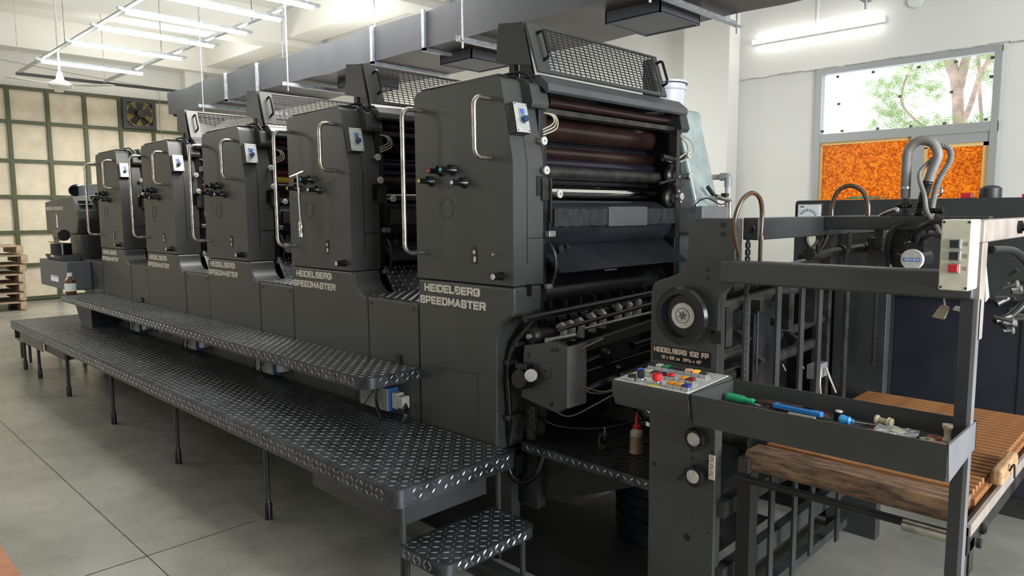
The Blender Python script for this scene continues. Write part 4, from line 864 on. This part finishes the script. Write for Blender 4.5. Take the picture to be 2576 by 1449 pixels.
# beams, rails, posts
bx(-1.17,-.445,2.17,2.25,1.312,1.385).build('front_beam',PAINT,fd,bevel=.008)
g=MB().box(-1.155,-1.10,2.30,3.5,1.45,1.525); g.build('cross_rail',PAINT2,fd,bevel=.004)
bx(-1.10,-.55,2.86,2.91,1.475,1.525).build('carrier_rail',PAINT2,fd,bevel=.004)
bx(-.475,-.445,2.185,2.205,0,1.312).build('corner_post',PAINT2,fd)
bx(-.445,-.435,2.185,2.22,0,1.312).build('corner_post_edge',mat_grey,fd)
bx(-.475,-.40,2.12,3.6,1.462,1.522).box if False else None
bx(-.47,-.43,2.19,3.6,1.462,1.522).build('side_arm',BEIGEARM,fd,bevel=.006)
bx(-.47,-.435,2.205,2.26,1.20,1.462).build('arm_gusset',BEIGEARM,fd,bevel=.003)
MB().ring((-.43,2.62,1.495),(1,0,0),[(0,.02),(.01,.02),(.01,.012),(.025,.012)],12).ring((-1.11,2.26,1.485),(0,-1,0),[(0,.02),(.006,.02),(.006,.01),(.02,.01)],14).build('arm_bolt',BLACK,fd)
bx(-1.28,-1.24,3.50,3.56,0,1.5).build('drive_side_plate',PAINT2,fd)
bx(-1.24,-1.05,3.50,3.56,0,1.45).build('drive_side_plate',PAINT2,fd,bevel=.003)
bx(-1.93,-1.28,3.60,3.64,0,1.27).build('drive_side_cover',INNER,fd)
bx(-1.60,-1.57,2.62,3.55,.14,1.10).build('inner_front_panel',INNER,fd)
bx(-1.35,-1.28,3.42,3.46,.3,1.45).build('drive_side_plate',INNER2,fd)
# lift chains
def chain(x,y,z0,z1,parent):
    g=MB(); z=z0;k=0
    while z<z1:
        if k%2: g.box(x-.003,x+.003,y-.007,y+.007,z,z+.012)
        else: g.box(x-.007,x-.004,y-.006,y+.006,z-.003,z+.015).box(x+.004,x+.007,y-.006,y+.006,z-.003,z+.015)
        z+=.012;k+=1
    return g.build('lift_chain',INNER2,parent)
chain(-1.12,2.27,.90,1.45,fd); chain(-1.08,3.44,.85,1.40,fd)
g=MB().cyl((-1.12,2.36,1.2),(-1.12,2.36,.98),.004,n=6); g.build('guide_rod',INNER2,fd)
for (y,zt,zb) in ((2.275,1.25,.90),(2.52,1.30,0.0),(2.73,1.30,.10),(2.905,1.30,.12),(3.20,1.30,.08)):
    MB().box(-1.125,-1.115,y-.018,y+.018,zb,zt).build('pile_stop_strip',PAINT2 if y<3 else INNER2,fd)
MB().box(-1.15,-1.10,2.30,2.36,0,.64).build('lift_post',BLACK,fd)
for z0,z1 in ((.20,.27),(.46,.52),(.03,.07)): bx(-1.22,-1.18,2.27,3.5,z0,z1).build('cross_bar',PAINT2,fd)
MB().cyl((-1.25,2.31,.70),(-1.25,2.31,.86),.018,n=14).cyl((-1.45,2.5,.68),(-1.2,2.5,.68),.03,n=16).build('lift_shaft',INNER2,fd)
# dark inner machinery behind the stops: feed board drum, rollers, sheet guides
g=MB().cyl((-1.45,2.35,1.22),(-1.35,3.5,1.30),.035,n=20).cyl((-1.40,2.35,1.15),(-1.32,3.5,1.22),.028,n=20)
for k in range(12): y=2.42+k*.09; g.ring((-1.44+.007*k,y,1.222+.006*k),(.09,1,.07),[(0,.038),(.012,.038)],20)
g.build('feed_roller',INNER2,fd)
g=MB().box(-1.55,-1.50,2.35,3.5,.35,1.20).box(-1.3,-1.25,2.6,2.8,.5,1.15); g.build('inner_panel',INNER,fd)
g=MB()
for y,z in ((2.50,1.08),(2.75,1.12),(2.95,1.02),(2.62,.98)): g.prism([(-1.30,z),(-1.24,z-.03),(-1.22,z-.01),(-1.27,z+.02)],'y',y,y+.03)
for k in range(4): y=2.4+k*.27; g.box(-1.3,-1.26,y,y+.05,1.05,1.2)
g.cyl((-1.3,2.32,1.0),(-1.3,3.4,1.04),.018,n=14).cyl((-1.34,2.32,.90),(-1.34,3.4,.92),.025,n=14)
g.build('sheet_guide_lever',INNER2,fd)
g=MB()
for y,z in ((2.40,.93),(2.46,.86),(2.62,.97),(2.79,.95),(2.40,.81)): g.cyl((-1.14,y,z),(-1.14,y+.03,z-.03),.0018,n=5)
g.build('spring_wire',CABLEW,fd)
MB().ring((-1.20,2.35,.885),(1,0,0),[(0,.003),(.002,.003)],8).ring((-1.2,2.56,.87),(1,0,0),[(0,.003),(.002,.003)],8).build('red_indicator_light',REDLED,fd)
g=MB().box(-1.2,-1.16,3.0,3.12,.84,.90); v_=g.build('valve_block',mat_grey,fd)
MB().tube([(-1.15,3.02,.88),(-1.14,2.99,.83),(-1.15,3.03,.77)],.005,6).tube([(-1.15,3.08,.88),(-1.13,3.08,.83),(-1.14,3.17,.76)],.005,6).build('valve_tube',CABLEW,v_)
g=MB()
for y in (2.6,2.9,3.15): g.ring((-1.05,y,1.392),(0,1,0),[(0,.022),(.014,.022)],14)
g.cyl((-1.05,2.60,1.385),(-1.05,3.5,1.40),.017,n=18).box(-.98,-.90,3.0,3.25,1.34,1.44).box(-.95,-.92,2.98,3.02,1.40,1.52)
g.cyl((-1.0,2.50,1.415),(-1.02,2.60,1.44),.005,n=8).cyl((-1.02,2.60,1.44),(-1.04,2.66,1.39),.007,n=8)
g.build('suction_shaft',INNER2,fd)
MB().cyl((-.93,3.06,1.40),(-.93,3.06,1.49),.006,n=8).ring((-.93,3.06,1.47),(0,0,1),[(0,.012),(.01,.013),(.02,.010)],10).cyl((-.95,3.02,1.40),(-.80,2.82,1.385),.005,n=8).build('adjusting_spindle',ALU,fd)
# pile side rail at the right
bx(-.45,-.43,2.22,3.7,.60,.68).build('side_rail',INNER2,fd)
bx(-.435,-.425,2.22,3.7,.655,.69).build('side_rail_lip',BEIGEARM,fd)
MB().ring((-.43,2.37,.63),(1,0,0),[(0,.016),(.012,.016),(.012,.009),(.016,.009)],14).ring((-.43,2.33,.60),(1,0,0),[(0,.014),(.012,.014)],14).box(-.436,-.43,2.25,2.30,.53,.63).build('rail_bolt',INNER2,fd)
MB().cyl((-1.12,2.26,.632),(-.46,2.26,.632),.013,n=14).build('front_bar',INNER,fd)
MB().cyl((-.60,2.245,.63),(-.48,2.245,.63),.018,n=16).build('bar_sleeve',STEEL,fd)
tag(bx(-.45,-.415,2.56,2.80,.70,.755).build('wood_block',BLOCKW,bevel=.012),'light wood block resting on the right end rail of the pile board','wood block')
MB().tube([(-.41,2.62,.74),(-.405,2.66,.75),(-.405,2.68,.70)],.003,6).build('strap',BLACK,fd)
# pile board
pbd=thing('pile_board',(-.78,2.85,.64),'slatted wooden pile board with thick worn front beam on the feeder','pile board')
MB().prism(rrect(2.285,2.395,.652,.722,.014,4),'x',-1.115,-.462).build('front_beam',BEAMW,pbd)
MB().box(-1.135,-1.095,2.27,2.39,.645,.70).build('end_bracket',PAINT2,pbd,bevel=.003)
n_=26
for k in range(n_):
    y=2.415+k*.0405
    if k==0: s0=MB().box(-1.10,-.462,y,y+.024,.697,.722).build('slat',SLATW,pbd,bevel=.004); y0_=y
    else:
        c=s0.copy(); COL.objects.link(c); c.parent=pbd; c.matrix_parent_inverse=Matrix.Translation((0,y-y0_,0))@s0.matrix_parent_inverse
MB().box(-1.06,-1.0,2.39,3.46,.655,.697).box(-.54,-.48,2.39,3.46,.655,.697).box(-.47,-.452,2.39,3.46,.655,.705).build('bearer',SLATW,pbd)
# control console
cc=thing('control_console',(-1.3,2.1,.87),'sloped control console with a white panel of coloured buttons','control panel')
MB().prism([(2.25,.985),(1.965,.972),(1.965,.935),(1.985,.885),(2.25,.82)],'x',-1.452,-1.152).build('console_body',PAINT,cc,bevel=.003)
T=frame((-1.446,1.969,.9735),(1,0,0),(0,.285,.0128),(0,-.0128,.285))
g=MB();g.T=T; g.box(0,.288,0,.268,0,.003); pn=g.build('white_panel',mat('white_panel_metal',(.62,.63,.60),.35,.2,.08,40),cc,bevel=.001)
g=MB();g.T=T
for p in ((.008,.008),(.28,.008),(.008,.26),(.28,.26)): g.ring((*p,.003),(0,0,1),[(0,.005),(.002,.004)],10)
g.build('panel_screw',ALU,pn)
def btn(x,y,m_,nm='push_button'):
    px_,py_=x+1.446,y-1.969
    g=MB();g.T=T; g.box(px_-.0138,px_+.0138,py_-.0135,py_+.0135,.003,.016); b=g.build(nm,ALU,cc,bevel=.002)
    g=MB();g.T=T; g.box(px_-.0112,px_+.0112,py_-.011,py_+.011,.016,.024); g.build('button_cap',m_,b,bevel=.002)
BK=mat('black_button',(.02,.022,.026),.3)
for i,m_ in enumerate((BK,IVORY,GREENK,BK,BK,PEACH,AMBERL,mat('dark_green_button',(.03,.05,.045),.3))): btn(-1.418+i*.0295,2.165,m_)
for i,m_ in enumerate((BLUEK,IVORY,BK,BK,REDK)): btn(-1.405+i*.0295,2.075,m_)
for x,m_ in ((-1.235,AMBER),(-1.205,DRED)): btn(x,2.07,m_)
for x,m_ in ((-1.235,AMBER),(-1.206,AMBER),(-1.177,DBLUE)): btn(x,1.985+.01,m_)
btn(-1.385,1.99,BK)
def knobp(x,y,m_,nm,r_):
    px_,py_=x+1.446,y-1.969
    g=MB();g.T=T; g.box(px_-.0135,px_+.0135,py_-.0125,py_+.0125,.003,.011).ring((px_,py_,.011),(0,0,1),[(0,.012),(.006,.011)],16); b=g.build(nm,ALU,cc,bevel=.001)
    g=MB();g.T=T
    pr=[(px_+(r_+(.0012 if k%2 else 0))*math.cos(2*math.pi*k/32),py_+(r_+(.0012 if k%2 else 0))*math.sin(2*math.pi*k/32)) for k in range(32)]
    g.prism(pr,'z',.020,.042); g.build('knob_top',m_,b)
knobp(-1.352,1.995,BK,'rotary_switch',.0115); knobp(-1.288,1.995,REDK,'emergency_stop',.0155)
g=MB();g.T=T; g.box(.135,.172,.004,.020,.003,.0036); g.build('yellow_sticker',STICK,pn)
# tool tray
tt=thing('tool_tray',(-.79,2.1,.87),'long open dark grey tool tray beside the control console','tray')
TX0,TX1,TY0,TY1,TZ=-1.148,-.432,1.962,2.245,.975
MB().add([(TX0,TY0,TZ),(TX1,TY0,TZ),(TX1-.01,TY0+.02,.875),(TX0,TY0+.02,.875),(TX0,TY0+.006,TZ),(TX1,TY0+.006,TZ),(TX1-.01,TY0+.026,.875),(TX0,TY0+.026,.875)],[(0,3,2,1),(4,5,6,7),(0,1,5,4),(2,3,7,6),(1,2,6,5),(0,4,7,3)]).build('front_wall',PAINT,tt)
bx(TX0,TX1,TY1-.006,TY1,.90,TZ+.003).build('back_wall',PAINT,tt)
MB().prism([(TY0,TZ),(TY1,TZ),(TY1,.90),(TY0+.02,.875)],'x',TX1-.006,TX1).build('end_wall',mat_grey,tt)
MB().prism([(TY0,TZ),(TY1,TZ),(TY1,.90),(TY0+.02,.875)],'x',TX0,TX0+.006).build('end_wall',PAINT,tt)
bx(TX0+.006,TX1-.008,TY0+.018,TY1-.006,.91,.92).build('tray_floor',mat('worn_tray_floor',(.10,.10,.105),.35,.2,.3,15),tt)
FZ=.9205
# tools
def P2(x,y,z=0): return (x,y,FZ+z)
sd=thing('screwdriver',(-1.1,2.2,FZ),'screwdriver with clear green handle and long black shaft in the tray','screwdriver')
MB().ring(P2(-1.130,2.170,.014),(.97,-.06,0),[(0,.008),(.006,.014),(.06,.013),(.075,.008),(.095,.0105),(.10,.008)],10).build('green_handle',GREENP,sd)
MB().cyl(P2(-1.03,2.164,.013),P2(-.80,2.140,.006),.0035,n=8).build('shaft',BLACK,sd)
pl=thing('pliers',(-1.0,2.2,FZ),'brown steel pliers with long crossed handles in the tray','pliers')
MB().tube([P2(-1.06,2.20,.008),P2(-1.0,2.195,.01),P2(-.95,2.185,.01),P2(-.93,2.17,.008)],.006,8).tube([P2(-1.055,2.225,.008),P2(-1.0,2.205,.012),P2(-.93,2.215,.01),P2(-.86,2.215,.008)],.006,8).build('plier_arm',RUST,pl)
pl2=thing('thin_pliers',(-.9,2.2,FZ),'slim dark pliers with red handle grips behind the blue cutter','pliers')
MB().tube([P2(-.985,2.155,.008),P2(-.95,2.175,.012),P2(-.91,2.20,.014)],.0055,8).build('plier_jaw',RUST,pl2)
MB().tube([P2(-.91,2.20,.014),P2(-.86,2.195,.012),P2(-.80,2.195,.009)],.005,8).build('red_grip',mat('dull_red_grip',(.25,.03,.025),.45),pl2)
bc=thing('blue_cutter',(-.88,2.15,FZ),'bright blue snap-off cutter lying in the tray','cutter')
T2=frame(P2(-.965,2.165,.008),(1,-.07,0),(.07,1,0),(0,0,1)); g=MB();g.T=T2; g.box(0,.155,-.012,.012,0,.016); g.build('cutter_body',BLUEP,bc,bevel=.004)
g=MB();g.T=T2; g.box(.09,.13,.008,.016,.004,.02).box(.02,.12,-.002,.002,.016,.0175); g.build('slider',BLACK,bc)
g=MB();g.T=T2; g.box(.155,.185,-.007,.0,.004,.008).box(.15,.175,.005,.011,.004,.01); g.build('silver_tip',CHROME,bc)
tag(MB().tube([P2(-.90,2.125,.008),P2(-.82,2.125,.008)],.007,8,k=1).build('grey_file',mat('grey_wood_handle',(.30,.27,.25),.6)),'short grey handle lying in front of the blue cutter','tool handle')
tag(MB().ring(P2(-1.128,2.215,0),(0,0,1),[(0,.020),(.004,.020)],20).build('cream_disc',WASHC),'cream disc lying behind the green screwdriver handle','disc')
tag(MB().ring(P2(-1.03,2.19,0),(0,0,1),[(0,.013),(.002,.013)],20).build('small_disc',WASHC),'small cream disc lying under the pliers','disc')
kb=thing('spare_knob',(-.775,2.2,FZ),'black cylindrical knob with white top standing in the tray','knob')
MB().ring(P2(-.775,2.19),(0,0,1),[(0,.0145),(.026,.0135)],20).build('knob_body',BLACK,kb); MB().ring(P2(-.775,2.19,.026),(0,0,1),[(0,.0105),(.003,.010)],20).build('white_top',WHITE,kb)
s2=thing('small_screwdriver',(-.73,2.15,FZ),'screwdriver with stubby light blue handle and long steel shaft in the tray','screwdriver')
MB().ring(P2(-.762,2.155,.014),(1,0,0),[(0,.006),(.004,.013),(.012,.015),(.024,.011),(.030,.012),(.036,.006),(.042,.006)],14).build('blue_handle',LBLUE,s2)
MB().cyl(P2(-.725,2.155,.014),P2(-.595,2.185,.010),.0022,n=8).build('shaft',STEEL,s2)
tag(MB().tube([P2(-.72,2.21,.004),P2(-.70,2.205,.004),P2(-.69,2.19,.004),P2(-.70,2.165,.004)],.002,6,k=1).build('hex_key',BLACK),'small black bent hex key in the tray','hex key')
sp=thing('spool',(-.65,2.21,FZ),'beige plastic spool lying on its side in the tray','spool')
MB().ring(P2(-.678,2.215,.0155),(1,-.15,0),[(0,.015),(.006,.015),(.008,.0095),(.034,.0095),(.035,.015),(.038,.015),(.039,.012),(.041,.0135),(.046,.0135)],20).build('spool_body',BEIGEP,sp)
sp2=thing('spool',(-.492,2.19,FZ),'beige plastic spool standing upright at the right end of the tray','spool')
MB().ring(P2(-.487,2.19),(0,0,1),[(0,.013),(.004,.013),(.010,.009),(.028,.0095),(.040,.0145),(.046,.0145)],20).build('spool_body',BEIGEP,sp2)
def washer(x,y,m_,lab,ro=.019,ri=.007,z=0):
    g=MB(); n=28; vs=[]
    for r_,zz in ((ri,0),(ro,0),(ro,.002),(ri,.002)):
        for i in range(n): a_=2*math.pi*i/n; vs.append(P2(x+r_*math.cos(a_),y+r_*math.sin(a_),zz+z))
    fs=[(k*n+i,k*n+(i+1)%n,((k+1)%4)*n+(i+1)%n,((k+1)%4)*n+i) for k in range(4) for i in range(n)]
    tag(g.add(vs,fs).build('rubber_washer',m_),lab,'washer','rubber washers in the tray')
washer(-.67,2.135,WASHP,'pink rubber washer in the tray below the light blue screwdriver')
washer(-.645,2.17,WASHC,'cream rubber washer in the tray beside the pink one')
washer(-.618,2.195,WASHR,'reddish rubber washer in the tray by the lying spool')
washer(-.52,2.20,WASHR,'reddish rubber washer in the tray beside the upright spool')
washer(-.53,2.165,WASHC,'cream rubber washer in the tray between the foil bag and the upright spool')
washer(-.498,2.145,WASHP,'pink rubber washer at the right end of the tray, nearest its corner')
g=MB(); rd2=random.Random(2); nx,ny=14,12; vs=[];fs=[]
Tb=frame(P2(-.655,2.105,.004),(1,.12,0),(-.12,1,0),(0,0,1)); g.T=Tb
for j in range(ny+1):
    for i in range(nx+1): vs.append((i*.11/nx+rd2.uniform(-.002,.002),j*.085/ny+rd2.uniform(-.002,.002),.004+rd2.uniform(0,.006)))
for j in range(ny):
    for i in range(nx): q=j*(nx+1)+i; fs.append((q,q+1,q+nx+2,q+nx+1))
g.add(vs,fs); fb=thing('foil_bag',(-.6,2.15,FZ),'crinkled shiny clear bag of washers in the tray','bag')
o_=g.build('crinkled_film',FOIL,fb,flat=True); md=o_.modifiers.new('solid','SOLIDIFY'); md.thickness=.0012
MB().ring(P2(-.60,2.150,.012),(0,0,1),[(0,.018),(.002,.018)],20).build('enclosed_washer',WASHC,fb)
# white control box at the right
wb=thing('switch_box',(-.47,2.1,1.345),'cream switch box with two black buttons and a red one on the feeder post','control box')
bx(-.508,-.440,2.095,2.19,1.342,1.524).build('enclosure',CREAM,wb,bevel=.004)
for z_,m_,nm in ((1.462,BK,'black_button'),(1.432,BK,'black_button'),(1.400,REDK,'red_button')):
    b_=MB().box(-.488,-.460,2.088,2.095,z_-.013,z_+.013).build(nm,ALU,wb,bevel=.002)
    MB().box(-.485,-.463,2.080 if nm=='red_button' else 2.084,2.088,z_-.010,z_+.010).build('button_cap',m_,b_,bevel=.002)
g=MB()
for z_ in (1.462,1.432,1.400): g.box(-.456,-.446,2.094,2.0952,z_-.005,z_+.005)
g.build('symbol_label',mat('tan_label',(.36,.32,.25),.6),wb)
g=MB()
for p in ((-.502,1.517),(-.446,1.517),(-.502,1.350),(-.446,1.350)): g.ring((p[0],2.0955,p[1]),(0,-1,0),[(0,.0035),(.0015,.003)],8)
g.build('corner_screw',INNER2,wb)
# suction head: pump motor, hose post, hoses
sh=thing('suction_head',(-.8,2.85,1.38),'suction head with post, round motor and bundled hoses above the feeder','suction head')
MB().box(-.865,-.795,2.87,2.93,1.40,1.535).box(-.86,-.80,2.86,2.9,1.33,1.41).build('post_block',INNER,sh,bevel=.003)
MB().cyl((-.825,2.9,1.53),(-.825,2.9,1.60),.010,n=12).ring((-.825,2.9,1.555),(0,0,1),[(0,.008),(.004,.014),(.012,.013),(.016,.008)],14).ring((-.85,2.9,1.565),(1,0,0),[(0,.007),(.008,.011),(.04,.010),(.05,.007)],12).build('wing_handle',BLACK,sh)
MB().ring((-.76,2.9,1.545),(1,-.2,0),[(0,.006),(.01,.006),(.02,.009),(.06,.011),(.065,.009)],12).build('side_handle',BLACK,sh)
MB().ring((-.745,2.74,1.378),(0,1,0),[(0,.034),(.12,.034)],28).box(-.78,-.72,2.76,2.84,1.40,1.435).build('motor_body',INNER,sh)
mf=MB().ring((-.745,2.738,1.378),(0,-1,0),[(0,.036),(.012,.036),(.014,.034)],28).build('motor_face',PALEMET,sh)
MB().box(-.772,-.718,2.7225,2.7242,1.372,1.384).build('blue_name_plate',BLUEK,mf,bevel=.0)
text(MB(),'HEIDELBERG',OPT(-.769,2.7224,1.3745),.048,.007,.0013,.0004).build('plate_lettering',WHITE,mf)
MB().tube([(-.825,2.9,1.59),(-.826,2.9,1.70),(-.822,2.9,1.765),(-.79,2.9,1.795),(-.748,2.9,1.785),(-.727,2.9,1.745),(-.738,2.9,1.70),(-.752,2.9,1.65),(-.768,2.9,1.58)],.0165,14).build('grey_bend_hose',HOSEG,sh)
MB().ring((-.825,2.9,1.625),(0,0,1),[(0,.018),(.008,.018)],16).build('hose_clamp',ALU,sh)
MB().tube([(-.752,2.895,1.65),(-.765,2.89,1.58),(-.775,2.88,1.50),(-.775,2.87,1.42)],.0165,12,rib=.0085).build('ribbed_hose',HOSEB,sh)
MB().tube([(-.735,2.93,1.775),(-.70,2.93,1.765),(-.695,2.93,1.72),(-.725,2.92,1.65),(-.74,2.92,1.57),(-.745,2.91,1.46)],.0105,12,rib=.0075).build('ribbed_hose',HOSEG,sh)
MB().tube([(-.74,2.91,1.735),(-.775,2.89,1.69),(-.775,2.88,1.655),(-.755,2.87,1.60),(-.74,2.86,1.54),(-.70,2.85,1.48),(-.68,2.84,1.42)],.0075,10).build('slim_hose',HOSEG,sh)
g=MB().tube([(-.85,2.85,1.33),(-.86,2.84,1.42),(-.84,2.83,1.48),(-.79,2.83,1.505)],.010,10).tube([(-.76,2.8,1.42),(-.75,2.77,1.47),(-.70,2.75,1.505),(-.65,2.75,1.51)],.010,10).tube([(-.73,2.78,1.42),(-.72,2.75,1.45),(-.68,2.72,1.465),(-.64,2.7,1.45)],.009,10).tube([(-.70,2.82,1.52),(-.66,2.8,1.50),(-.65,2.8,1.44)],.009,10)
g.build('black_hose',HOSEB,sh)
g=MB()
for p in ((-.79,2.80,1.425),(-.765,2.79,1.415),(-.70,2.74,1.46)): g.ring(p,(1,.2,.3),[(0,.009),(.02,.009)],10)
g.build('hose_clip',ALU,sh)
tag(MB().tube([(-1.12,2.95,1.47),(-1.10,2.88,1.43),(-1.08,2.74,1.385),(-1.08,2.60,1.38)],.009,10).tube([(-1.0,2.86,1.46),(-.98,2.8,1.42),(-.99,2.78,1.34)],.008,8,rib=.008).build('black_air_hose',HOSEB),'black air hose curving under the upper feeder rail','hose')
tag(MB().tube([(-1.12,2.16+.05,1.40),(-1.12,2.17,1.50),(-1.11,2.19,1.575),(-1.10,2.245,1.607),(-1.10,2.305,1.59),(-1.10,2.325,1.54),(-1.10,2.32,1.46)],.0075,12).ring((-1.10,2.32,1.45),(0,0,1),[(0,.012),(.014,.012)],12).cyl((-1.10,2.32,1.36),(-1.10,2.32,1.45),.007,n=10).build('brown_clear_hose',HOSEBR),'brown clear hose arching over the rail near the handwheel plate','hose')
tag(MB().tube([(-1.235,3.3,1.50),(-1.235,3.3,1.57),(-1.21,3.3,1.635),(-1.16,3.3,1.655),(-1.11,3.3,1.63),(-1.085,3.3,1.57),(-1.083,3.3,1.50)],.010,12).tube([(-1.02,3.2,1.50),(-.96,3.1,1.53),(-.88,3.0,1.55)],.009,10).build('brown_clear_hose',HOSEBR),'brown clear hose arching in front of the gauge console','hose')
# levers & tangle at far right
lv=thing('valve_cluster',(-.38,2.5,1.2),'cluster of black levers and steel bolts behind the pale arm at the right edge','valves')
g=MB(); rd3=random.Random(4)
for k in range(14):
    y=2.33+rd3.random()*.28; z=1.22+rd3.random()*.14; g.cyl((-.43,y,z),(-.40+rd3.uniform(-.01,.02),y+rd3.uniform(-.03,.05),z+rd3.uniform(-.02,.02)),rd3.uniform(.004,.009),n=8)
g.build('steel_fitting',INNER2,lv)
g=MB()
for k in range(6):
    y=2.36+rd3.random()*.26; z=1.20+rd3.random()*.14; g.ring((-.42,y,z),(1,.4,.1),[(0,.004),(.02,.004),(.02,.010),(.026,.010)],10)
g.build('thumb_screw',ALU,lv)
MB().tube([(-.43,2.28,1.44),(-.40,2.42,1.43),(-.38,2.54,1.37),(-.39,2.55,1.28),(-.42,2.47,1.23)],.011,12).build('black_hose_loop',HOSEB,lv)
tag(MB().add([(-.44,2.25,1.40),(-.435,2.31,1.31),(-.435,2.27,1.30)],[(0,1,2)]).prism([(2.25,1.40),(2.31,1.31),(2.27,1.30)],'x',-.436,-.434).build('paper_tag',PAPER),'small white paper tag hanging behind the pale arm','tag')
hk=thing('hanging_sucker',(-.53,2.25,1.25),'cream plastic clip hanging under the feeder beam beside the post','clip')
MB().prism([(-.555,1.25),(-.525,1.245),(-.515,1.28),(-.535,1.285)],'y',2.24,2.26).build('clip_body',BEIGEP,hk,bevel=.003)
MB().cyl((-.525,2.25,1.28),(-.53,2.25,1.315),.003,n=6).prism([(-.505,1.275),(-.47,1.268),(-.47,1.278),(-.50,1.285)],'y',2.24,2.26).build('hanger',ALU,hk)
# ================= CABINET AND CONSOLE BEHIND =================
cbn=thing('tall_cabinet',(-.3,4.6,0),'large dark navy cabinet standing behind the feeder','cabinet')
bx(-1.24,.9,4.27,5.0,.06,1.10).build('cabinet_body',NAVY,cbn,bevel=.006)
bx(-1.24,.9,4.25,5.0,0,.10).build('plinth',INNER2,cbn)
MB().box(-.66,-.656,4.266,4.272,.1,1.1).box(-1.24,.9,4.266,4.272,.50,.505).build('door_seam',BLACK,cbn)
bx(-1.28,-1.24,4.27,4.4,.06,1.10).build('edge_strip',PAINT2,cbn)
gcn=thing('gauge_console',(-.6,4.4,1.1),'long dark grey console with a square gauge on top of the navy cabinet','console')
MB().prism(rrect(-1.785,1.0,1.10,1.605,.02,4),'y',4.2,4.6).build('console_body',PAINT2,gcn,bevel=.004)
gg=MB().box(-1.765,-1.63,4.188,4.2,1.50,1.605-.02).build('gauge_bezel',ALU,gcn,bevel=.002)
MB().box(-1.758,-1.637,4.184,4.188,1.47,1.58).build('gauge_face',PAPER,gg)
g=MB()
for k in range(9):
    a_=R(20+15*k); g.cyl((-1.70+.05*math.cos(a_),4.183,1.49+.055*math.sin(a_)),(-1.70+.062*math.cos(a_),4.183,1.49+.068*math.sin(a_)),.0012,n=4)
g.tube([(-1.70+.05*math.cos(R(20+10*k)),4.183,1.49+.055*math.sin(R(20+10*k))) for k in range(13)],.0008,4,k=1)
text(g,'100',OPT(-1.745,4.183,1.565),.02,.008,.0015,.0006)
g.build('gauge_marks',BLACK,gg)
MB().ring((-1.645,4.2,1.385),(0,-1,0),[(0,.06),(.012,.06),(.014,.05)],28).build('round_gauge',PALEMET,gcn)
MB().ring((-1.645,4.186,1.385),(0,-1,0),[(0,.048),(.002,.048)],28).build('round_gauge_face',CREAM,gcn)
tag(MB().tube([(-1.55,4.19+.12,1.607+.004),(-1.47,4.25,1.62),(-1.40,4.3,1.612),(-1.33,4.25,1.615),(-1.45,4.28,1.625),(-1.36,4.22,1.618),(-1.50,4.24,1.612),(-1.41,4.30,1.622),(-1.30,4.27,1.61)],.0022,6).build('green_string',GREENSTR),'tangle of green string lying on the gauge console','string')
tag(MB().ring((-.86,4.45,1.607),(0,0,1),[(0,.05),(.05,.05),(.062,.035),(.068,.0)],24).build('grey_dome_cap',PAINT2),'grey plastic dome cap standing on the gauge console','cap')
tag(MB().torus((-1.08,4.35,1.645),(.6,1,0),.025,.007,20,8).cyl((-1.08,4.35,1.607),(-1.08,4.35,1.625),.008,n=8).build('lifting_eye',STEEL),'steel lifting eye on top of the gauge console','lifting eye')
tag(bx(-.99,-.94,4.42,4.48,1.607,1.635).build('red_block',REDK,bevel=.004),'small red block beside the grey dome cap','block')
tag(bx(-.72,-.62,4.42,4.48,1.607,1.625).build('red_strip',REDK,bevel=.004),'red strip at the right edge on top of the gauge console','strip')
tag(MB().tube([(-2.12,6.9,.35),(-1.95,6.92,.48),(-1.7,6.95,.75)],.008,8).build('blue_cable',mat('blue_cable_sheath',(.02,.09,.42),.4)),'blue cable running up the white wall behind the cabinet','cable')
tag(MB().ring((-1.42,4.9,.42),(0,0,1),[(0,.05),(.10,.05),(.11,.03),(.13,.03)],20).cyl((-1.42,4.9,0),(-1.42,4.9,.42),.045,n=16).build('gas_valve',mat('teal_bottle_paint',(.05,.13,.13),.4)),'teal bottle standing beside the navy cabinet','bottle')
# drive side pipework
pi=thing('grey_pipe',(-2.15,4.1,1.75),'grey plastic pipe with elbow beside the nearest tower drive cover','pipe')
MB().cyl((-2.25,3.98,1.75),(-2.12,3.98,1.75),.016,n=16).cyl((-2.10,3.98,1.72),(-2.10,3.98,.05),.018,n=16).build('pipe_run',mat('light_grey_pvc',(.42,.43,.42),.4),pi)
MB().tube([(-2.15,3.98,1.75),(-2.11,3.98,1.75),(-2.10,3.98,1.74),(-2.10,3.98,1.69)],.023,14).build('elbow_fitting',PVC,pi)
vf=thing('valve_fitting',(-2.1,3.8,1.6),'black and steel valve fitting beside the nearest tower drive cover','valve')
MB().cyl((-2.08,3.80,1.63),(-2.06,3.93,1.61),.014,n=12).cyl((-2.06,3.93,1.61),(-2.06,3.93,1.45),.012,n=12).build('valve_body',STEEL,vf)
MB().cyl((-2.1,3.74,1.685),(-2.09,3.79,1.64),.012,n=10).box(-2.08,-2.05,3.86,3.90,1.63,1.65).tube([(-2.06,3.9,1.60),(-2.05,3.8,1.585),(-2.08,3.7,1.62),(-2.1,3.62,1.59),(-2.1,3.61,1.54)],.004,6).build('valve_lever',BLACK,vf)
